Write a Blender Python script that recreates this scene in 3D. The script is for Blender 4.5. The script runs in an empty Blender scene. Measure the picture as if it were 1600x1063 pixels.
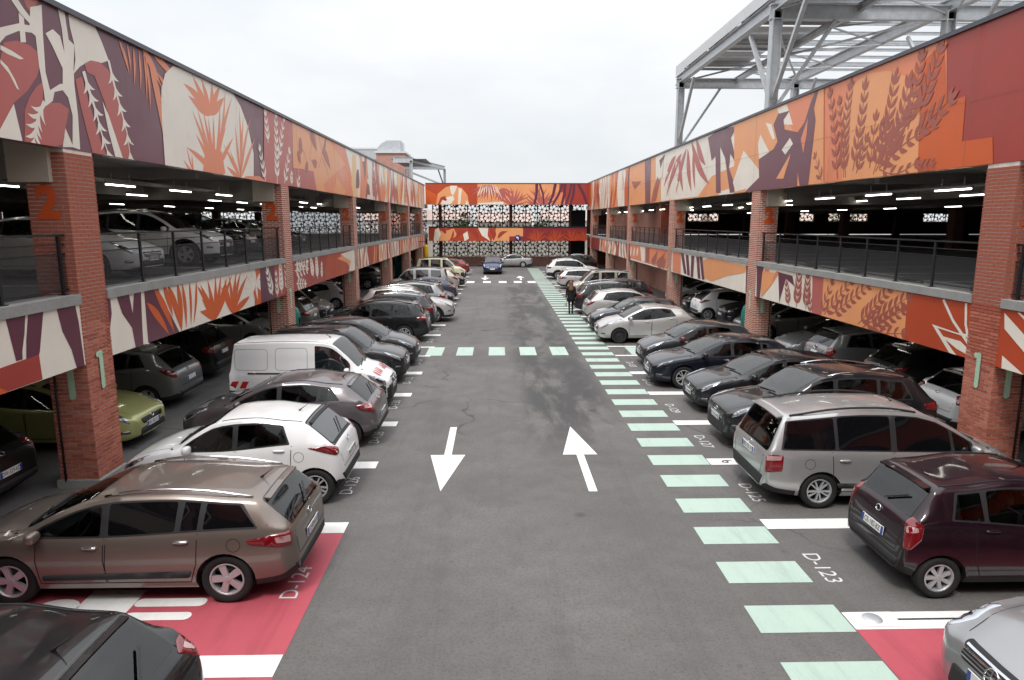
import bpy, bmesh, math, random
import numpy as np
from mathutils import Vector, Matrix
from mathutils.bvhtree import BVHTree
from mathutils.geometry import delaunay_2d_cdt, tessellate_polygon
R = math.radians
scene = bpy.context.scene
col = scene.collection
random.seed(11)

# ------------------------------------------------------------ camera
PITCH, YAW, CAMH = 9.9145, 1.2693, 4.8
cam_d = bpy.data.cameras.new('camera'); cam = bpy.data.objects.new('camera', cam_d); col.objects.link(cam)
cam.location = (0, 0, CAMH); cam.rotation_euler = (R(90 - PITCH), 0, R(-YAW))
cam_d.sensor_width = 36; cam_d.lens = 36 * 1067 / 1600; cam_d.clip_end = 3000; cam_d.clip_start = .05
scene.camera = cam
# ------------------------------------------------------------ sky (overcast), sun, exposure
SUN_EL, SUN_AZ = 58, 205            # azimuth the light comes from, degrees clockwise from +Y
world = bpy.data.worlds.new('World'); scene.world = world; world.use_nodes = True
wn = world.node_tree.nodes; wl = world.node_tree.links; wn.clear()
sky = wn.new('ShaderNodeTexSky'); sky.sky_type = 'NISHITA'; sky.sun_disc = False
sky.sun_elevation = R(SUN_EL); sky.sun_rotation = R(SUN_AZ); sky.air_density = 1.0; sky.dust_density = 2.0
sk = wn.new('ShaderNodeVectorMath'); sk.operation = 'SCALE'; sk.inputs['Scale'].default_value = .10
tc = wn.new('ShaderNodeTexCoord'); mp = wn.new('ShaderNodeMapping'); mp.inputs['Scale'].default_value = (1.2, 1.2, 3.2)
nz = wn.new('ShaderNodeTexNoise'); nz.inputs['Scale'].default_value = 1.9; nz.inputs['Detail'].default_value = 7; nz.inputs['Roughness'].default_value = .55
cr = wn.new('ShaderNodeValToRGB')
cr.color_ramp.elements[0].position = .38; cr.color_ramp.elements[0].color = (.88, .915, .95, 1)
cr.color_ramp.elements[1].position = .62; cr.color_ramp.elements[1].color = (1.02, 1.03, 1.04, 1)
mixw = wn.new('ShaderNodeMix'); mixw.data_type = 'RGBA'; mixw.inputs['Factor'].default_value = .92
bg = wn.new('ShaderNodeBackground'); bg.inputs['Strength'].default_value = 1.0
wo = wn.new('ShaderNodeOutputWorld')
wl.new(sky.outputs[0], sk.inputs[0]); wl.new(tc.outputs['Generated'], mp.inputs[0]); wl.new(mp.outputs[0], nz.inputs['Vector'])
# overcast: the cloud layer brightens from horizon to zenith all round, as a plain overcast sky does
sxz = wn.new('ShaderNodeSeparateXYZ'); mr = wn.new('ShaderNodeMapRange'); mr.inputs[1].default_value = 0; mr.inputs[2].default_value = 1; mr.inputs[3].default_value = .67; mr.inputs[4].default_value = 1.95
wl.new(tc.outputs['Generated'], sxz.inputs[0]); pw = wn.new('ShaderNodeMath'); pw.operation = 'MULTIPLY'; wl.new(sxz.outputs[2], pw.inputs[0]); wl.new(sxz.outputs[2], pw.inputs[1]); wl.new(pw.outputs[0], mr.inputs[0])
ov = wn.new('ShaderNodeVectorMath'); ov.operation = 'SCALE'; wl.new(cr.outputs[0], ov.inputs[0]); wl.new(mr.outputs[0], ov.inputs['Scale'])
wl.new(nz.outputs['Fac'], cr.inputs[0]); wl.new(sk.outputs[0], mixw.inputs['A']); wl.new(ov.outputs[0], mixw.inputs['B'])
wl.new(mixw.outputs['Result'], bg.inputs['Color']); wl.new(bg.outputs[0], wo.inputs[0])
sun_d = bpy.data.lights.new('sun', 'SUN'); sun_d.energy = 1.4; sun_d.angle = R(14); sun_d.color = (1, .96, .90)
sun = bpy.data.objects.new('sun', sun_d); col.objects.link(sun)
_d = Vector((math.sin(R(SUN_AZ)) * math.cos(R(SUN_EL)), math.cos(R(SUN_AZ)) * math.cos(R(SUN_EL)), math.sin(R(SUN_EL))))
sun.rotation_euler = _d.to_track_quat('Z', 'Y').to_euler()
scene.view_settings.view_transform = 'Standard'; scene.view_settings.look = 'None'
scene.view_settings.gamma = 1; scene.view_settings.use_curve_mapping = False
scene.view_settings.exposure = 0.5

# ------------------------------------------------------------ helpers
F_PX = 1067.; CX, CY = 800., 531.5
_cp, _sp, _cy, _sy = math.cos(R(PITCH)), math.sin(R(PITCH)), math.cos(R(YAW)), math.sin(R(YAW))
def ray(px, py):
    u = (px - CX) / F_PX; v = (py - CY) / F_PX; f = _cp - v * _sp
    return (u * _cy + f * _sy, -u * _sy + f * _cy, -(_sp + v * _cp))
def at_x(px, py, X):
    r = ray(px, py); t = X / r[0]; return (r[1] * t, CAMH + r[2] * t)
def at_y(px, py, Y):
    r = ray(px, py); t = Y / r[1]; return (r[0] * t, CAMH + r[2] * t)
def srgb(r, g, b):
    f = lambda c: (c / 255 / 12.92) if c <= 10.3 else ((c / 255 + .055) / 1.055) ** 2.4
    return (f(r), f(g), f(b))

def tag(o, label=None, cat=None, group=None, kind=None):
    if label: o['label'] = label
    if cat: o['category'] = cat
    if group: o['group'] = group
    if kind: o['kind'] = kind
    return o
def link(name, me, parent=None, mats=()):
    o = bpy.data.objects.new(name, me); col.objects.link(o)
    if parent: o.parent = parent
    for m in mats: me.materials.append(m)
    return o
def empty(name, loc=(0, 0, 0), rz=0):
    o = bpy.data.objects.new(name, None); col.objects.link(o); o.location = loc; o.rotation_euler = (0, 0, rz)
    o.empty_display_size = .2
    return o
class MB:
    """collects geometry; build() makes one mesh object"""
    def __init__(s): s.v = []; s.f = []; s.m = []; s.s = []
    def add(s, vs, fs, mi=0, smooth=False):
        b = len(s.v); s.v += [tuple(p) for p in vs]
        for f in fs: s.f.append([i + b for i in f]); s.m.append(mi); s.s.append(smooth)
        return s
    def box(s, x0, x1, y0, y1, z0, z1, mi=0):
        x0, x1 = min(x0, x1), max(x0, x1); y0, y1 = min(y0, y1), max(y0, y1); z0, z1 = min(z0, z1), max(z0, z1)
        return s.add([(x0,y0,z0),(x1,y0,z0),(x1,y1,z0),(x0,y1,z0),(x0,y0,z1),(x1,y0,z1),(x1,y1,z1),(x0,y1,z1)],
              [(0,3,2,1),(4,5,6,7),(0,1,5,4),(1,2,6,5),(2,3,7,6),(3,0,4,7)], mi)
    def bar(s, a, b, w, h=None, mi=0, up=(0,0,1)):
        h = h or w; a = Vector(a); b = Vector(b); d = (b - a).normalized(); u = Vector(up)
        if abs(d.dot(u)) > .98: u = Vector((1, 0, 0))
        sd = d.cross(u).normalized(); u = sd.cross(d).normalized()
        vs = [p + sd * (i * w / 2) + u * (j * h / 2) for p in (a, b) for i, j in ((-1,-1),(1,-1),(1,1),(-1,1))]
        return s.add(vs, [(0,3,2,1),(4,5,6,7),(0,1,5,4),(1,2,6,5),(2,3,7,6),(3,0,4,7)], mi)
    def ibeam(s, a, b, w, h, t=.03, mi=0, up=(0,0,1)):
        a = Vector(a); b = Vector(b); d = (b - a).normalized(); u = Vector(up)
        if abs(d.dot(u)) > .98: u = Vector((1, 0, 0))
        sd = d.cross(u).normalized(); u = sd.cross(d).normalized()
        s.bar(a + u*(h/2-t/2), b + u*(h/2-t/2), w, t, mi, up); s.bar(a - u*(h/2-t/2), b - u*(h/2-t/2), w, t, mi, up)
        return s.bar(a, b, t, h - 2*t, mi, up)
    def tube(s, pts, r, n=8, mi=0, rad=None, caps=True, smooth=True):
        pts = [Vector(p) for p in pts]; b = len(s.v); m = len(pts)
        for i, p in enumerate(pts):
            d = (pts[min(i+1, m-1)] - pts[max(i-1, 0)]).normalized()
            u = Vector((0,0,1)) if abs(d.z) < .9 else Vector((1,0,0))
            sd = d.cross(u).normalized(); u = sd.cross(d)
            rr = rad[i] if rad else r
            for k in range(n):
                a = 2*math.pi*k/n; s.v.append(tuple(p + sd*math.cos(a)*rr + u*math.sin(a)*rr))
        for i in range(m-1):
            for k in range(n):
                s.f.append([b+i*n+k, b+(i+1)*n+k, b+(i+1)*n+(k+1)%n, b+i*n+(k+1)%n]); s.m.append(mi); s.s.append(smooth)
        if caps:
            s.f.append([b+k for k in range(n)]); s.m.append(mi); s.s.append(False)
            s.f.append([b+(m-1)*n+k for k in reversed(range(n))]); s.m.append(mi); s.s.append(False)
        return s
    def lathe(s, prof, n=24, axis='Z', mi=0, smooth=True, close=False, mis=None):
        b = len(s.v); m = len(prof)
        for r_, h in prof:
            for k in range(n):
                a = 2*math.pi*k/n; x, y = r_*math.cos(a), r_*math.sin(a)
                s.v.append((x, y, h) if axis == 'Z' else (x, h, y))
        for i in range(m if close else m-1):
            j = (i+1) % m
            for k in range(n):
                s.f.append([b+i*n+k, b+i*n+(k+1)%n, b+j*n+(k+1)%n, b+j*n+k] if axis == 'Z' else [b+i*n+k, b+j*n+k, b+j*n+(k+1)%n, b+i*n+(k+1)%n])
                s.m.append(mis[i] if mis else mi); s.s.append(smooth)
        return s
    def poly(s, pts3, mi=0):
        b = len(s.v); tr = tessellate_polygon([[Vector(p) for p in pts3]])
        s.v += [tuple(p) for p in pts3]
        for t in tr: s.f.append([b+i for i in t]); s.m.append(mi); s.s.append(False)
        return s
    def mesh(s, name):
        me = bpy.data.meshes.new(name); me.from_pydata(s.v, [], s.f)
        if s.f:
            me.polygons.foreach_set('material_index', s.m); me.polygons.foreach_set('use_smooth', s.s)
        me.update(); return me
    def build(s, name, mats, parent=None):
        if not isinstance(mats, (list, tuple)): mats = [mats]
        return link(name, s.mesh(name), parent, mats)
def boxo(name, x0, x1, y0, y1, z0, z1, mat, parent=None):
    return MB().box(x0, x1, y0, y1, z0, z1).build(name, mat, parent)

# ------------------------------------------------------------ materials
def mat(name, base=(.5,.5,.5), rough=.6, metal=0, spec=.5, coat=0, ior=1.45, emit=None, es=0):
    m = bpy.data.materials.new(name); m.use_nodes = True
    b = m.node_tree.nodes['Principled BSDF']
    b.inputs['Base Color'].default_value = (*base, 1); b.inputs['Roughness'].default_value = rough
    b.inputs['Metallic'].default_value = metal; b.inputs['Specular IOR Level'].default_value = spec
    b.inputs['Coat Weight'].default_value = coat; b.inputs['Coat Roughness'].default_value = .04; b.inputs['IOR'].default_value = ior
    if emit: b.inputs['Emission Color'].default_value = (*emit, 1); b.inputs['Emission Strength'].default_value = es
    return m
def N(m, t, **kw):
    n = m.node_tree.nodes.new(t)
    for k, v in kw.items():
        if k in n.inputs: n.inputs[k].default_value = v
        else: setattr(n, k, v)
    return n
def L(m, a, b): m.node_tree.links.new(a, b)
def bsdf(m): return m.node_tree.nodes['Principled BSDF']
def ramp(m, src, stops):
    r = N(m, 'ShaderNodeValToRGB'); e = r.color_ramp.elements
    while len(e) < len(stops): e.new(.5)
    for i, (p, c) in enumerate(stops):
        e[i].position = p; e[i].color = (c, c, c, 1) if isinstance(c, (int, float)) else (*c, 1)
    L(m, src, r.inputs[0]); return r.outputs[0]
def mixc(m, fac, a, b, mode='MIX'):
    n = N(m, 'ShaderNodeMix', data_type='RGBA', blend_type=mode)
    for s, v in (('Factor', fac), ('A', a), ('B', b)):
        if hasattr(v, 'default_value'): L(m, v, n.inputs[s])
        elif isinstance(v, (int, float)): n.inputs[s].default_value = v if s == 'Factor' else (v, v, v, 1)
        else: n.inputs[s].default_value = (*v, 1)
    return n.outputs['Result']
def noise(m, scale, detail=5, rough=.6, coord='Object', vscale=None, dist=0):
    t = N(m, 'ShaderNodeTexCoord'); n = N(m, 'ShaderNodeTexNoise', Scale=scale, Detail=detail, Roughness=rough, Distortion=dist)
    src = t.outputs[coord]
    if vscale:
        mpn = N(m, 'ShaderNodeMapping', Scale=vscale); L(m, src, mpn.inputs[0]); src = mpn.outputs[0]
    L(m, src, n.inputs['Vector']); return n.outputs['Fac']
def bump(m, h, strength=.3, dist=.01):
    b = N(m, 'ShaderNodeBump', Strength=strength, Distance=dist); L(m, h, b.inputs['Height']); L(m, b.outputs[0], bsdf(m).inputs['Normal'])
def worn(name, base, rough=.6, var=.12, scale=3., dirt=.25, spec=.4, fine=40):
    """colour with broad and fine variation and a little dirt"""
    m = mat(name, base, rough, spec=spec)
    n1 = noise(m, scale, 6, .65); n2 = noise(m, fine, 3, .6)
    a = mixc(m, ramp(m, n1, [(.3, 0), (.7, 1)]), tuple(c*(1-var) for c in base), tuple(min(1, c*(1+var)) for c in base))
    g = mixc(m, ramp(m, n2, [(.45, 0), (.75, dirt)]), a, tuple(c*.5 for c in base))
    L(m, g, bsdf(m).inputs['Base Color']); L(m, ramp(m, n1, [(.2, rough*.85), (.8, min(1, rough*1.2))]), bsdf(m).inputs['Roughness'])
    return m
M = {}
# asphalt
def asphalt(name, base):
    m = mat(name, base, .85, spec=.35)
    n1 = noise(m, .18, 10, .72); n2 = noise(m, 1.4, 12, .80); n3 = noise(m, 24, 6, .8); n4 = noise(m, 160, 2, .6)
    c = mixc(m, ramp(m, n1, [(.36, 0), (.64, 1)]), tuple(x*.74 for x in base), tuple(x*1.16 for x in base))
    c = mixc(m, ramp(m, n2, [(.46, .0), (.62, .40)]), c, tuple(x*.68 for x in base))
    # tyre rubbing: streaks stretched along the lane
    n5 = noise(m, 1.0, 9, .72, vscale=(1.5, .10, 1), dist=.4)
    c = mixc(m, ramp(m, n5, [(.50, 0), (.66, .5)]), c, tuple(x*.62 for x in base))
    # oil spots and damp stains
    v = N(m, 'ShaderNodeTexVoronoi', Scale=.55); t = N(m, 'ShaderNodeTexCoord'); L(m, t.outputs['Object'], v.inputs['Vector'])
    sp = ramp(m, v.outputs['Distance'], [(.03, .8), (.075, 0)])
    c = mixc(m, sp, c, tuple(x*.35 for x in base))
    v2 = N(m, 'ShaderNodeTexVoronoi', Scale=1.9); L(m, t.outputs['Object'], v2.inputs['Vector']); sm = N(m, 'ShaderNodeMath', operation='MULTIPLY'); L(m, ramp(m, v2.outputs['Distance'], [(.03, .75), (.10, 0)]), sm.inputs[0]); L(m, ramp(m, noise(m, .5, 4, .6), [(.50, 0), (.58, 1)]), sm.inputs[1])
    c = mixc(m, sm.outputs[0], c, tuple(x*.45 for x in base))
    c = mixc(m, ramp(m, n3, [(.38, .75), (.52, 0)]), c, tuple(x*.58 for x in base))
    c = mixc(m, ramp(m, n4, [(.60, 0), (.80, .35)]), c, tuple(min(1, x*1.9) for x in base))
    n6 = noise(m, 85, 3, .8); c = mixc(m, ramp(m, n6, [(.34, .55), (.50, 0)]), c, tuple(x*.45 for x in base)); c = mixc(m, ramp(m, n6, [(.58, 0), (.72, .45)]), c, tuple(min(1, x*1.75) for x in base))
    # hairline cracks where a mask lets them through
    t2 = N(m, 'ShaderNodeTexCoord'); ns = N(m, 'ShaderNodeTexNoise', Scale=1.2, Detail=4.0); L(m, t2.outputs['Object'], ns.inputs['Vector'])
    av = N(m, 'ShaderNodeVectorMath', operation='MULTIPLY_ADD'); L(m, ns.outputs['Color'], av.inputs[0]); av.inputs[1].default_value = (.9, .9, 0); L(m, t2.outputs['Object'], av.inputs[2])
    vc = N(m, 'ShaderNodeTexVoronoi', feature='DISTANCE_TO_EDGE', Scale=.16); L(m, av.outputs[0], vc.inputs['Vector'])
    ck = ramp(m, vc.outputs['Distance'], [(.0, .8), (.0028, .5), (.005, 0)]); mk = ramp(m, noise(m, .22, 3, .5), [(.48, 0), (.56, 1)])
    km = N(m, 'ShaderNodeMath', operation='MULTIPLY'); L(m, ck, km.inputs[0]); L(m, mk, km.inputs[1]); c = mixc(m, km.outputs[0], c, tuple(x*.3 for x in base))
    L(m, c, bsdf(m).inputs['Base Color'])
    bump(m, n6, .35, .006)
    L(m, ramp(m, n2, [(.3, .72), (.7, .95)]), bsdf(m).inputs['Roughness'])
    return m
M['asphalt'] = asphalt('asphalt', (.152, .145, .141))
# damp, dark band of the lane (a stain with its own shape)
def stain():
    m = M['asphalt']; b = bsdf(m); old = b.inputs['Base Color'].links[0].from_socket
    t = N(m, 'ShaderNodeTexCoord'); sx = N(m, 'ShaderNodeSeparateXYZ'); L(m, t.outputs['Object'], sx.inputs[0])
    def band(sock, a, b_, c, d):
        r = N(m, 'ShaderNodeMapRange', interpolation_type='SMOOTHSTEP'); L(m, sock, r.inputs[0]); r.inputs[1].default_value = a; r.inputs[2].default_value = b_
        q = N(m, 'ShaderNodeMapRange', interpolation_type='SMOOTHSTEP'); L(m, sock, q.inputs[0]); q.inputs[1].default_value = c; q.inputs[2].default_value = d; q.inputs[3].default_value = 1; q.inputs[4].default_value = 0
        k = N(m, 'ShaderNodeMath', operation='MULTIPLY'); L(m, r.outputs[0], k.inputs[0]); L(m, q.outputs[0], k.inputs[1]); return k.outputs[0]
    bx_ = band(sx.outputs[0], .2, 1.1, 2.6, 3.3); by_ = band(sx.outputs[1], 12, 17, 44, 62)
    k = N(m, 'ShaderNodeMath', operation='MULTIPLY'); L(m, bx_, k.inputs[0]); L(m, by_, k.inputs[1])
    n = noise(m, .8, 9, .70, vscale=(1.1, .30, 1), dist=.25); nn = ramp(m, n, [(.42, 0), (.53, .9)])
    k2 = N(m, 'ShaderNodeMath', operation='MULTIPLY'); L(m, k.outputs[0], k2.inputs[0]); L(m, nn, k2.inputs[1])
    c = mixc(m, k2.outputs[0], old, (.045, .044, .045)); L(m, c, b.inputs['Base Color'])
    oldr = b.inputs['Roughness'].links[0].from_socket
    L(m, mixc(m, k2.outputs[0], oldr, .62), b.inputs['Roughness'])
stain()
M['deck'] = asphalt('deck_floor', (.12, .117, .114))
def paint_line(name, base, wear=.55):
    m = mat(name, base, .6, spec=.35)
    n1 = noise(m, 2.2, 6, .7, vscale=(1, 1, 1)); n3 = noise(m, 60, 4, .7)
    c = mixc(m, ramp(m, n1, [(.35, 0), (.75, .30)]), base, tuple(x*.72 for x in base))
    c = mixc(m, ramp(m, n3, [(.60, 0), (.74, wear)]), c, (.16, .155, .15))
    n5 = noise(m, 1.3, 5, .7, vscale=(3, .35, 1), dist=.6)
    c = mixc(m, ramp(m, n5, [(.52, 0), (.72, .35)]), c, tuple(x*.5 for x in base))
    L(m, c, bsdf(m).inputs['Base Color']); return m
M['line_white'] = paint_line('line_white', (.78, .77, .75))
M['line_thin'] = paint_line('line_worn', (.62, .61, .60), .9)
M['line_green'] = paint_line('line_green', (.42, .54, .47), .8)
M['bay_pink'] = paint_line('bay_pink', (.44, .082, .108), .6)
M['concrete'] = worn('concrete', (.30, .30, .29), .85, .15, 2.2, .45)
M['beam'] = worn('cream_beam', (.50, .45, .37), .8, .08, 2, .2)
M['soffit'] = worn('soffit', (.22, .205, .19), .9, .15, 1.2, .3)
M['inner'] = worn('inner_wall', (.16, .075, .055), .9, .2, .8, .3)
M['coping'] = mat('coping', (.10, .10, .115), .4, .6)
M['galv'] = worn('galvanised', (.52, .54, .56), .42, .14, 3.5, .15); bsdf(M['galv']).inputs['Metallic'].default_value = .55
M['sheet'] = worn('roof_sheet', (.62, .63, .64), .5, .06, 1.5, .1)
M['rail'] = mat('railing_black', (.018, .019, .022), .45, .3)
M['black_pipe'] = mat('black_pipe', (.012, .012, .012), .5)
M['plastic'] = worn('black_plastic', (.022, .022, .024), .6, .15, 4, .1)
M['tyre'] = worn('tyre', (.018, .018, .018), .8, .2, 8, .2)
M['dark'] = mat('dark_void', (.006, .006, .006), .9)
M['seam'] = mat('panel_gap', (.008, .008, .008), .8)
M['chrome'] = mat('chrome', (.72, .73, .75), .16, 1)
M['alloy'] = mat('alloy', (.50, .51, .53), .42, .55)
M['alloy_dark'] = mat('alloy_dark', (.10, .10, .11), .35, .8)
M['glass'] = mat('window_glass', (.010, .013, .015), .025, 0, 1.0, ior=1.75)
M['glass_tint'] = mat('privacy_glass', (.004, .004, .005), .03, 0, .5, ior=1.45)
def clear_glass(name, tint, ior):
    m = bpy.data.materials.new(name); m.use_nodes = True; nt = m.node_tree; nt.nodes.clear()
    out = nt.nodes.new('ShaderNodeOutputMaterial'); mx = nt.nodes.new('ShaderNodeMixShader'); fr = nt.nodes.new('ShaderNodeFresnel'); fr.inputs['IOR'].default_value = ior
    tr = nt.nodes.new('ShaderNodeBsdfTransparent'); tr.inputs['Color'].default_value = (*tint, 1); gl = nt.nodes.new('ShaderNodeBsdfGlossy'); gl.inputs['Roughness'].default_value = .02
    L(m, fr.outputs[0], mx.inputs[0]); L(m, tr.outputs[0], mx.inputs[1]); L(m, gl.outputs[0], mx.inputs[2]); L(m, mx.outputs[0], out.inputs[0]); return m
M['glass_front'] = clear_glass('windscreen_glass', (.55, .60, .60), 1.95)
M['glass_rear'] = clear_glass('rear_glass', (.28, .31, .32), 1.8)
M['glass_side'] = clear_glass('side_glass', (.55, .60, .58), 1.55)
M['trim_in'] = worn('cabin_trim', (.030, .029, .030), .8, .15, 5); M['lining'] = worn('headlining', (.22, .21, .20), .9, .1, 4); M['seat'] = worn('seat_cloth', (.13, .125, .125), .85, .2, 9)
M['lens'] = mat('headlight_lens', (.38, .40, .43), .10, .7, .8, coat=1)
M['lens_in'] = mat('headlight_bowl', (.10, .10, .11), .15, .8, coat=1)
M['amber'] = mat('amber_lens', (.55, .22, .05), .15, coat=1)
M['red_lens'] = mat('tail_lens', (.17, .004, .008), .12, 0, .6, coat=1)
M['clear_red'] = mat('tail_lens_pale', (.50, .30, .30), .15, .2, .6, coat=1)
M['plate'] = mat('number_plate', (.72, .72, .70), .45)
M['plate_blue'] = mat('plate_blue', (.02, .06, .30), .45)
M['ink'] = mat('plate_ink', (.012, .012, .014), .6)
M['tube'] = mat('fluorescent', (.9, .92, .88), .4, emit=(1, .97, .86), es=8)
M['fixture'] = mat('light_housing', (.35, .35, .34), .6)
M['num_orange'] = worn('numeral_orange', (.62, .085, .012), .55, .08)
M['num_green'] = worn('numeral_green', (.42, .60, .43), .6, .08)
M['teal'] = worn('teal_plastic', (.012, .16, .13), .35, .1)
M['joint'] = mat('panel_joint', (.22, .10, .08), .7)
M['yellow'] = worn('yellow_paint', (.75, .42, .01), .4, .08)
M['sign_blue'] = mat('sign_blue', (.02, .03, .16), .4)
M['sign_white'] = mat('sign_white', (.8, .8, .8), .5)
M['screen'] = worn('screen_brown', (.045, .022, .016), .55, .15)
# brick: individual bricks take a colour from a per-object random, far columns use a brick texture
def brick_piece():
    m = mat('brick_piece', (.36, .10, .065), .85, spec=.25)
    oi = N(m, 'ShaderNodeObjectInfo'); c = ramp(m, oi.outputs['Random'], [(0, (.30, .085, .055)), (.35, (.43, .135, .088)), (.7, (.50, .175, .115)), (1, (.36, .105, .075))])
    n = noise(m, 30, 5, .7); c = mixc(m, ramp(m, n, [(.4, 0), (.75, .4)]), c, (.27, .085, .06)); L(m, c, bsdf(m).inputs['Base Color']); bump(m, n, .3, .004); return m
M['brick_piece'] = brick_piece()
def brick_tex():
    m = mat('brick_wall', (.36, .10, .065), .85, spec=.25)
    g = N(m, 'ShaderNodeNewGeometry'); t = N(m, 'ShaderNodeTexCoord'); sx = N(m, 'ShaderNodeSeparateXYZ'); L(m, t.outputs['Object'], sx.inputs[0])
    add = N(m, 'ShaderNodeMath', operation='ADD'); L(m, sx.outputs[0], add.inputs[0]); L(m, sx.outputs[1], add.inputs[1])
    cb = N(m, 'ShaderNodeCombineXYZ'); L(m, add.outputs[0], cb.inputs[0]); L(m, sx.outputs[2], cb.inputs[1])
    b = N(m, 'ShaderNodeTexBrick', Scale=1.0); b.inputs['Brick Width'].default_value = .235; b.inputs['Row Height'].default_value = .068
    b.inputs['Mortar Size'].default_value = .010; b.inputs['Bias'].default_value = -.1
    b.inputs['Color1'].default_value = (.34, .10, .065, 1); b.inputs['Color2'].default_value = (.49, .165, .11, 1); b.inputs['Mortar'].default_value = (.66, .57, .50, 1)
    L(m, cb.outputs[0], b.inputs['Vector'])
    n = noise(m, 1.3, 5, .6); c = mixc(m, ramp(m, n, [(.35, 0), (.75, .3)]), b.outputs['Color'], (.22, .075, .05))
    L(m, c, bsdf(m).inputs['Base Color'])
    inv = N(m, 'ShaderNodeMath', operation='SUBTRACT'); inv.inputs[0].default_value = 1; L(m, b.outputs['Fac'], inv.inputs[1]); bump(m, inv.outputs[0], .5, .006)
    return m
M['brick_wall'] = brick_tex()
M['mortar'] = worn('mortar', (.74, .67, .60), .9, .12, 8, .2)
# mural colours
PAL = {'cream': (.80, .735, .64), 'plum': (.12, .028, .052), 'plum_hazed': (.165, .062, .085), 'dusty': (.46, .115, .100), 'red': (.36, .048, .035), 'dred': (.25, .028, .028),  # the second, paler plum has the upper fascias' sunlit haze mixed into its colour
       'orange': (.60, .105, .022), 'coral': (.74, .23, .11), 'peach': (.78, .33, .14), 'yellow': (.78, .50, .24), 'brown': (.36, .095, .065), 'ored': (.46, .065, .022)}
PALI = {}; PALM = []
for i, (k, c) in enumerate(PAL.items()):
    m = mat('mural_' + k, c, .34, spec=.5)
    n1 = noise(m, .8, 5, .6); n2 = noise(m, 2.0, 5, .65, vscale=(2, 2, .25))
    cc = mixc(m, ramp(m, n1, [(.3, 0), (.7, 1)]), tuple(x*.93 for x in c), tuple(min(1, x*1.06) for x in c))
    cc = mixc(m, ramp(m, n2, [(.52, 0), (.78, .20)]), cc, tuple(x*.6 + .04 for x in c))
    L(m, cc, bsdf(m).inputs['Base Color']); L(m, ramp(m, n1, [(.3, .27), (.7, .42)]), bsdf(m).inputs['Roughness'])
    PALI[k] = i; PALM.append(m)
def mesh_infill():
    m = mat('railing_mesh', (.03, .03, .033), .6); nt = m.node_tree
    tr = nt.nodes.new('ShaderNodeBsdfTransparent'); mx = nt.nodes.new('ShaderNodeMixShader'); mx.inputs[0].default_value = .48
    out = nt.nodes['Material Output']; L(m, tr.outputs[0], mx.inputs[1]); L(m, bsdf(m).outputs[0], mx.inputs[2]); L(m, mx.outputs[0], out.inputs[0]); return m
M['mesh'] = mesh_infill()

_tcache = {}
def text_mesh(s, size=1.0, bold=0.0):
    """flat text in the XY plane, centred"""
    key = (s, size, bold)
    if key in _tcache: return _tcache[key]
    cu = bpy.data.curves.new('lettering', 'FONT'); cu.body = s; cu.size = size; cu.align_x = 'CENTER'; cu.align_y = 'CENTER'; cu.offset = bold; cu.resolution_u = 3
    o = bpy.data.objects.new('lettering', cu); col.objects.link(o)
    dg = bpy.context.evaluated_depsgraph_get(); me = bpy.data.meshes.new_from_object(o.evaluated_get(dg))
    bpy.data.objects.remove(o); bpy.data.curves.remove(cu); _tcache[key] = me; return me
def text_geo(s, size, bold=0.0):
    me = text_mesh(s, size, bold); return [tuple(v.co) for v in me.vertices], [tuple(p.vertices) for p in me.polygons]
# ============================================================ ground and painted markings
ground = MB().add([(-400,-60,-.012),(400,-60,-.012),(400,600,-.012),(-400,600,-.012)], [(0,1,2,3)]).build('ground', M['deck']); tag(ground, kind='structure')
lane = MB().add([(-60,-14,0),(60,-14,0),(60,82,0),(-60,82,0)], [(0,1,2,3)]).build('asphalt_lane', M['asphalt']); tag(lane, kind='structure')
Z1 = .004
def sheet(name, pts, m, z=Z1): return MB().poly([(x, y, z) for x, y in pts]).build(name, m, lane)
def rect(name, x0, x1, y0, y1, m, z=Z1): return sheet(name, [(x0,y0),(x1,y0),(x1,y1),(x0,y1)], m, z)
def ground_text(s, x, y, size, ang, m, z=Z1, name='bay_number'):
    vs, fs = text_geo(s, size); o = MB().add([(v[0], v[1], 0) for v in vs], fs).build(name, m, lane)
    o.location = (x, y, z); o.rotation_euler = (0, 0, ang); return o
YL = [6.80, 10.21, 13.03, 15.82, 18.6, 21.36, 24.15, 25.9, 28.7, 31.5, 34.3, 37.1, 39.9, 42.7, 45.5, 48.3, 51.1, 53.3, 56.5, 59.3, 62.1, 64.9, 67.7]
YR = [7.50, 10.19, 13.07, 15.77, 18.62, 21.25, 24.1, 25.9, 28.7, 31.5, 34.3, 37.1, 39.9, 42.7, 45.5, 48.3, 51.1, 53.9, 56.7, 59.5, 62.3, 65.1]
for i, y in enumerate(YL):
    w = .19 if i < 2 else (.19 if i not in (6, 7) else .09)
    rect('bay_line', -7.3, -2.40 if i else -2.41, y - w, y + w, M['line_white'], Z1 + .003)
for i, y in enumerate(YR):
    w = .18 if i not in (6, 7) else .09
    rect('bay_line', 4.26, 9.5, y - w, y + w, M['line_white'], Z1 + .003)
rect('bay_paint', -7.3, -2.40, 6.99, 10.02, M['bay_pink']); rect('bay_paint', -7.3, -2.40, 3.4, 6.61, M['bay_pink'])
rect('bay_paint', 4.26, 9.5, 4.1, 7.32, M['bay_pink'])
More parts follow.
